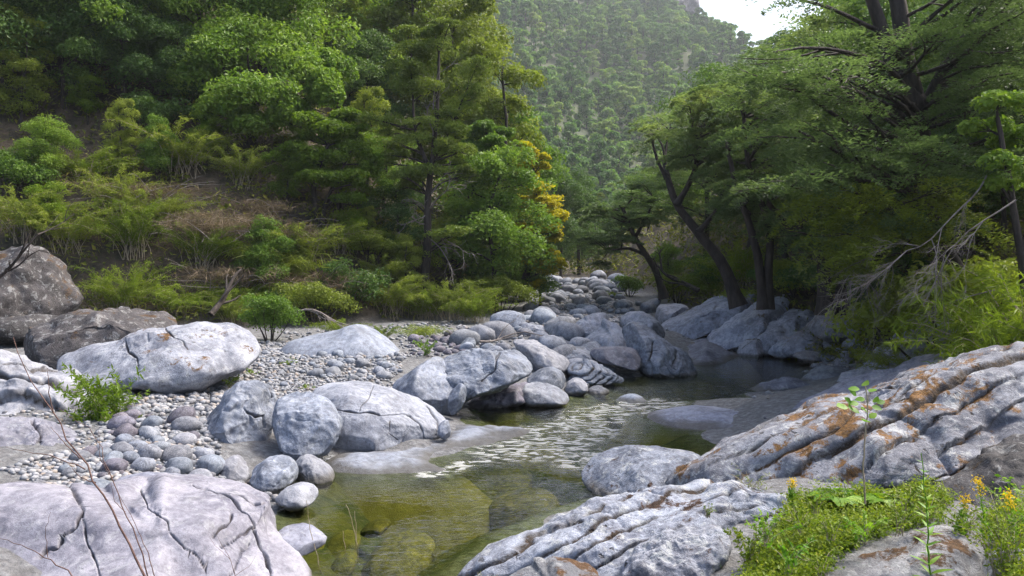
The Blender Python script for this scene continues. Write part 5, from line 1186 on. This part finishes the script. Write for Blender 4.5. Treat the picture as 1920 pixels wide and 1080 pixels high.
dead('dark fallen log at the foot of the slope behind the overhanging boulder', (395, 590), (452, 505), 19.5, 20.5, .09, 1, .5, 3, 'bark', 'fallen_log', 'log')
dead('twisted dark fallen branch under the leaning beech by the stream', (1310, 545), (1235, 500), 29, 30, .10, 2, .6, 4, 'bark')
dead('pale dead stick on the bedrock below the lime bamboo', (1375, 552), (1412, 572), 23.5, 22.8, .025, 1, .3, 2)
dead('pale dead sticks lying on top of the dark slab boulder', (1592, 572), (1635, 580), 19.6, 19.4, .02, 1, .3, 3)

dead('bleached driftwood stick lying on the gravel bar left of the cobble heap', (480, 705), (560, 690), 15.0, 15.6, .022, 1, .3, 2, 'dead', 'driftwood', 'driftwood')
dead('bleached driftwood stick among the cobbles left of the tall grey boulder', (215, 862), (300, 838), 9.7, 10.2, .016, 1, .3, 2, 'dead', 'driftwood', 'driftwood')
dead('grey driftwood branch caught behind the twin topped angular boulder', (900, 640), (985, 622), 19.0, 19.5, .03, 2, .4, 3, 'dead', 'driftwood', 'driftwood')
# ------------------------------------------------------------------ foreground plants
def stem_thing(name, label, cat, pts, Y, r0, r1, m_='drystem', Y1=None):
    b = W(*pts[0], Y); t = thing(name, label, cat, b)
    Yn = Y if Y1 is None else Y1
    P = np.array([W(x, y, Y + (Yn - Y) * i / (len(pts) - 1)) for i, (x, y) in enumerate(pts)]) - b
    P = refine(P, 16, 0.05); q = Quads(); q.add(*tube(P, np.linspace(r0, r1, 16), 6))
    link('stem', q.mesh('stem', M[m_], True), (0, 0, 0), t)
    return t, b, P
_lt = np.array([0, .12, .35, .65, .88, 1.0])
def leaf_mesh(name, wr, m_, tint, curl=0.12, prof=(0.02, .55, 1, .85, .4, .02)):
    V, F = [], []
    for t_, w_ in zip(_lt, prof):
        z = -curl * t_ ** 2
        V += [(t_, -w_ * wr / 2, z + .06 * w_ * wr), (t_, 0, z), (t_, w_ * wr / 2, z + .06 * w_ * wr)]
    for i in range(5):
        for j in range(2): a = i * 3 + j; F.append((a, a + 3, a + 4, a + 1))
    return mkmesh(name, np.array(V), np.array(F), M[m_], True, face={'tint': np.full(len(F), tint)})
from mathutils import Vector, Matrix
def put_leaf(me, p, d, up, L, parent, name='leaf'):
    d = Vector(d).normalized(); s = d.cross(Vector(up)).normalized(); u = s.cross(d)
    o = link(name, me, p, parent); R = Matrix((d, -s, u)).transposed()
    o.rotation_euler = R.to_euler(); o.scale = (L, L, L); return o
M['sapl'] = leaf_mat('leaf_sapling', [(0, (0.07, 0.17, 0.014)), (0.5, (0.13, 0.27, 0.02)), (1, (0.25, 0.36, 0.04))], .4, .45, 0.5)
round_leaf = [leaf_mesh('leaf', .72, 'sapl', t_) for t_ in (.1, .5, .9)]
long_leaf = [leaf_mesh('leaf', .24, 'sapl', t_, .3, (.1, .6, 1, .75, .35, .02)) for t_ in (.2, .5, .9)]
Y = 6.2
t, b, P = stem_thing('sapling', 'slender sapling topped with round fresh green leaves, before the striped slab', 'sapling', [(1622, 945), (1618, 880), (1622, 810), (1628, 760), (1622, 722)], Y, .0075, .004)
for px, py in [(1618, 718), (1612, 730), (1630, 735), (1606, 742), (1638, 748), (1622, 748), (1610, 756), (1634, 762), (1596, 755), (1590, 765), (1644, 756), (1626, 772), (1612, 775), (1600, 768), (1582, 760), (1620, 790), (1630, 784)]:
    p = W(px, py, Y + rng.normal(0, .04)) - b; k = P[np.argmin(np.abs(P[:, 2] - (p[2] - .03)))]
    put_leaf(round_leaf[rng.integers(3)], p, (p - k) + rng.normal(0, .03, 3) + np.array([0, -.02, 0]), (rng.normal(0, .4), -.6, .8), rng.uniform(.065, .10), t)
Y = 5.0
t, b, P = stem_thing('leafy_stem', 'tall single weed stem with narrow green leaves at the bottom right', 'weed', [(1748, 1110), (1740, 1040), (1738, 960), (1732, 900), (1727, 850)], Y, .006, .0025, 'sapl')
for i in range(46):
    f = (i / 46) ** .85; k = P[int(f * 15)]; a = i * 2.4; L = .135 * (1 - .78 * f) * rng.uniform(.8, 1.15)
    put_leaf(long_leaf[rng.integers(3)], k, (math.cos(a), math.sin(a), .75), (0, -.3, 1), L, t)
def flower_plant(label, pts, Y, seed):
    t, b, P = stem_thing('flowering_weed', label, 'weed', pts, Y, .0045, .002, 'sapl')
    lv, fl = Leaves(), Leaves(); n = 130
    f = rng.random(n); k = P[(f * 14).astype(int)]; d = rdir(n); d[:, 2] = np.abs(d[:, 2])
    lv.add(k + d * .025, rdir(n) + np.array([0, 0, .6]), d, .055 * (1.2 - f), .014 * (1.2 - f), rng.random(n))
    m_ = 110; c = P[-1 - rng.integers(0, 4, m_)] + rng.normal(0, .018, (m_, 3))
    fl.add(c, rdir(m_), rdir(m_), .016, .010, rng.random(m_))
    link('foliage', lv.mesh('foliage', M['sapl']), (0, 0, 0), t); link('flower_head', fl.mesh('flower_head', M['flower']), (0, 0, 0), t)
flower_plant('flowering weed with an orange yellow head near the right edge', [(1850, 1010), (1842, 950), (1834, 900)], 5.2, 1)
flower_plant('yellow flowered weed leaning at the right edge beside the orange headed one', [(1905, 1040), (1900, 980), (1890, 925)], 5.1, 2)
flower_plant('short yellow flowered weed between the mossy white rock and the shaded rock', [(1800, 1000), (1806, 965), (1812, 935)], 5.4, 3)
flower_plant('small yellow flowered weed beside the fern under the striped slab', [(1488, 945), (1484, 920), (1486, 900)], 6.6, 4)
def fern(label, px, py, Y, Lf, nf):
    b = W(px, py, Y); t = thing('fern', label, 'fern', b)
    for i in range(nf):
        az = i * 6.283 / nf + rng.normal(0, .2); d = np.array([math.cos(az), math.sin(az), 0]); s = np.array([-d[1], d[0], 0]); l = Lf * rng.uniform(.75, 1.1)
        tt = np.linspace(0, 1, 8)[:, None]; P = d * l * tt * .85 + np.array([0, 0, 1.]) * l * (.95 * tt - .75 * tt ** 2)
        lv = Leaves(); lv.q.add(*tube(P, np.linspace(.004, .001, 8), 4), .6)
        m_ = 46; u = np.repeat(np.linspace(.12, 1, m_ // 2), 2); sg = np.tile([1, -1], m_ // 2)[:, None]; w = .30 * l * np.sin(np.clip(u, 0, 1) ** .7 * math.pi * .93)[:, None] + .01
        C = np.stack([np.interp(u, tt[:, 0], P[:, j]) for j in range(3)], 1)
        lv.add(C + s * sg * w * .5, np.tile([0, 0, 1.], (m_, 1)) + d * .4, s * sg + d * .3, w[:, 0], np.full(m_, .028 * l / .3), rng.random(m_) * .4 + .5, .02)
        link('frond', lv.mesh('frond', M['sapl']), (0, 0, 0), t)
fern('green fern under the striped slab behind the sapling stem', 1572, 945, 6.5, .30, 9)
fern('smaller fern on the right of the sapling stem', 1655, 945, 6.4, .22, 8)
def small_plant(key_name, label, px, py, hpx, Y, leafm, n, L, wr=.35, w=.8, cat='plant', k=14):
    b = W(px, py, Y); Hh = hpx / FPX * Y; t = thing(key_name, label, cat, b); lv, q = Leaves(), Quads()
    culms(lv, q, k, Hh, Hh * w, n, L, wr, Hh * .08, .1, .35, .003)
    link('foliage', lv.mesh('foliage', M[leafm]), (0, 0, 0), t); link('stem', q.mesh('stem', M['drystem'], True), (0, 0, 0), t)
    return t
small_plant('shrub', 'wispy yellow green shrub growing out of the terraced pale rocks on the left', 195, 835, 150, 10.6, 'bright', 2600, .085, .3, .45, 'bush', 40)
small_plant('shrub', 'low green plant at the foot of the wispy shrub by the cobbles', 240, 825, 60, 10.4, 'olive', 500, .06, .3, .8, 'bush')
small_plant('small_plant', 'leafy sprig under the overhanging tip of the pale boulder', 432, 722, 28, 13.0, 'bright', 160, .06)
small_plant('small_plant', 'green tuft in the gravel bar left of the cobble heap', 472, 706, 22, 14.5, 'bright', 120, .06)
small_plant('small_plant', 'green tuft between pebbles above the tall grey boulder', 545, 690, 24, 16, 'bright', 140, .06)
small_plant('small_plant', 'green tuft close behind the cracked pale boulder', 580, 735, 22, 13.4, 'bright', 140, .05)
small_plant('small_plant', 'green weed growing in the dark rubble stones', 800, 665, 36, 17.5, 'evergreen', 240, .08)
small_plant('small_plant', 'green sprig beside the dome shaped grey boulder', 300, 805, 26, 11.2, 'bright', 140, .05)
small_plant('shrub', 'small leafy shrub in front of the knob of pitted rock', 1405, 1050, 85, 5.5, 'herb', 420, .035, .4, .8, 'bush')
small_plant('small_plant', 'tiny green plant rooted on the long pitted boulder', 1328, 958, 26, 6.0, 'bright', 80, .025)
small_plant('small_plant', 'pale grass sprig on the edge of the striped slab', 1408, 925, 65, 6.9, 'olive', 90, .06, .1)
small_plant('shrub', 'yellow green bushy weeds at the right edge beside the mossy white rock', 1885, 1075, 150, 4.9, 'herb', 900, .032, .4, .7, 'bush', 26)
small_plant('shrub', 'yellow green bushy weeds behind the tall weed stem', 1800, 1000, 80, 5.5, 'herb', 450, .03, .4, .9, 'bush', 18)
small_plant('small_plant', 'grass sprig at the bottom edge beside the pinkish rock', 905, 1100, 40, 5.2, 'herb', 90, .04, .15)
for i_, (px, py, hp) in enumerate([(1440, 1010, 60), (1500, 985, 55), (1560, 1000, 50), (1620, 1005, 60), (1690, 990, 65), (1745, 965, 60), (1480, 1060, 70), (1540, 1075, 60), (1880, 1000, 110), (1925, 1000, 130), (1700, 945, 50), (1530, 950, 50)]):
    small_plant('small_plant', ['leafy green plant standing among the ground cover between the right foreground rocks', 'leafy green plant standing among the ground cover between the right foreground rocks', 'grassy green plant standing among the ground cover between the right foreground rocks'][i_ % 3], px, py, hp, 5.4 + (1000 - py) * .006, ['sapl', 'herb', 'herb'][i_ % 3], [130, 160, 120][i_ % 3], [.05, .035, .09][i_ % 3], [.4, .45, .08][i_ % 3], 1.0, 'plant', 9)['group'] = 'plants among the green ground cover'
# green ground cover
lv = Leaves()
for zp, n in [([(1375, 1110), (1440, 1000), (1490, 945), (1600, 925), (1755, 935), (1765, 970), (1660, 990), (1570, 1030), (1500, 1110)], 3400), ([(1850, 960), (1960, 930), (1990, 1110), (1890, 1110), (1880, 1030)], 1800), ([(1440, 950), (1520, 925), (1760, 915), (1790, 935), (1560, 945)], 900)]:
    zp = np.array(zp, float); lo, hi = zp.min(0), zp.max(0)
    px, py = rng.uniform(lo[0], hi[0], n * 3), rng.uniform(lo[1], hi[1], n * 3); ok = np.where(poly_sd(px, py, zp) > 0)[0][:n]; px, py = px[ok], py[ok]
    r_ = np.stack([(px - 960) / FPX, CP + (540 - py) / FPX * SP, -SP + (540 - py) / FPX * CP], 1); z = np.full(len(px), .6)
    for _ in range(5): t = (np.minimum(z, 1.6) + .06 - CAM_Z) / r_[:, 2]; qx, qy = r_[:, 0] * t, r_[:, 1] * t; z = gh(qx, qy)
    ct = rng.random(len(px))
    for k in range(7):
        m_ = len(px); hgt = rng.random(m_) * .12 * (0.3 + 1.2 * ct) * (1 + .8 * noise(np.stack([qx * 3, qy * 3, qx * 0], 1), 41)); s = rng.uniform(.6, 1.3, m_)
        d = rdir(m_); d[:, 2] = np.abs(d[:, 2]); blade = rng.random(m_) < .25
        lv.add(np.stack([qx + rng.normal(0, .03, m_), qy + rng.normal(0, .03, m_), z + hgt], 1), rdir(m_) * .6 + np.array([0, 0, .8]) * (~blade)[:, None] + .01, d + np.array([0, 0, 1.5]) * blade[:, None], .032 * s * np.where(blade, 2.2, 1), .032 * s * np.where(blade, .18, .55), .5 * ct + .5 * rng.random(m_))
tag(link('ground_cover', lv.mesh('ground_cover', M['herb'])), 'bright green low ground cover between the right foreground rocks', None, None, 'stuff')

# bare twigs in front of the left foreground boulder
def twig(label, pts, Y, r0, side, Y1=None):
    b = W(*pts[0], Y); Yn = Y if Y1 is None else Y1
    P = refine(np.array([W(x, y, Y + (Yn - Y) * i / (len(pts) - 1)) for i, (x, y) in enumerate(pts)]) - b, 18, .08)
    q = Quads(); q.add(*tube(P, np.linspace(r0, r0 * .25, 18), 5))
    for s in side:
        S_ = refine(np.array([W(x, y, Y + (Yn - Y) * .5) for x, y in s]) - b, 10, .08); q.add(*tube(S_, np.linspace(r0 * .5, r0 * .15, 10), 4))
    return tag(link('twig', q.mesh('twig', M['twig'], True), b), label, 'twig')
twig('tall bare reddish twig rising across the left foreground boulder', [(285, 1110), (262, 1050), (222, 985), (180, 905), (140, 845), (100, 775), (60, 715), (25, 632)], 3.9, .0065,
     [[(160, 880), (120, 860), (60, 850), (10, 838)], [(100, 775), (92, 740), (90, 690)], [(150, 860), (120, 830), (95, 800)], [(180, 905), (150, 895), (130, 870)]], 4.3)
twig('thinner bare twig beside the tall reddish one', [(282, 1110), (270, 1040), (235, 960), (205, 890), (180, 815), (110, 765)], 4.0, .004, [[(205, 890), (185, 855), (186, 800)], [(235, 960), (215, 940), (208, 905)]], 4.2)
twig('short thin twig right of the two bare twigs', [(298, 1110), (275, 1030), (245, 965), (222, 925)], 4.0, .003, [], 4.1)
twig('curved bare twig low in the bottom left corner', [(165, 1110), (120, 1065), (60, 1030), (-20, 1000)], 3.9, .004, [[(90, 1045), (85, 1000), (95, 960)]], 4.0)
twig('fine crooked twig in front of the right part of the foreground boulder', [(450, 1110), (432, 1050), (408, 1005)], 4.6, .0025, [[(432, 1050), (400, 1020), (392, 1005)], [(440, 1080), (470, 1060), (480, 1040)]])
def stalk(label, pts, Y):
    b = W(*pts[0], Y); P = refine(np.array([W(x, y, Y) for x, y in pts]) - b, 12, .1); q = Quads(); q.add(*tube(P, np.linspace(.005, .002, 12), 5))
    tag(link('stalk', q.mesh('stalk', M['drystem'], True), b), label, 'dry stalk')
stalk('tall dry stalk standing in the shallow water, bent at the top', [(672, 1055), (668, 1010), (660, 975), (648, 945)], 7.3)
stalk('straight dry stalk close to the bent one in the water', [(667, 1045), (668, 1000), (665, 958)], 7.4)
stalk('short dry stalk left of the pair in the water', [(650, 1065), (647, 1030), (643, 995)], 7.2)
stalk('thin dry stalk rising by the flat pinkish stone', [(605, 1085), (592, 1030), (578, 980), (574, 938)], 6.8)

for key, (p, H_, used) in PROTO.items():
    if not used:
        for ch in list(p.children): bpy.data.objects.remove(ch)
        bpy.data.objects.remove(p)

# ------------------------------------------------------------------ air
m = bpy.data.materials.new('haze'); m.use_nodes = True
for n_ in list(m.node_tree.nodes): m.node_tree.nodes.remove(n_)
o_ = m.node_tree.nodes.new('ShaderNodeOutputMaterial'); v_ = m.node_tree.nodes.new('ShaderNodeVolumePrincipled')
v_.inputs['Color'].default_value = (0.86, 0.93, 0.98, 1); v_.inputs['Density'].default_value = 0.0004; v_.inputs['Anisotropy'].default_value = 0.3
m.node_tree.links.new(v_.outputs[0], o_.inputs['Volume'])
me = mkmesh('haze', np.array([(x, y, z) for x in (-305, 335) for y in (-32, 475) for z in (-3.0, 215)], float), np.array([(0, 1, 3, 2), (4, 6, 7, 5), (0, 4, 5, 1), (2, 3, 7, 6), (0, 2, 6, 4), (1, 5, 7, 3)]), m, False)
tag(link('haze', me), 'pale bluish air haze filling the valley', None, None, 'stuff')
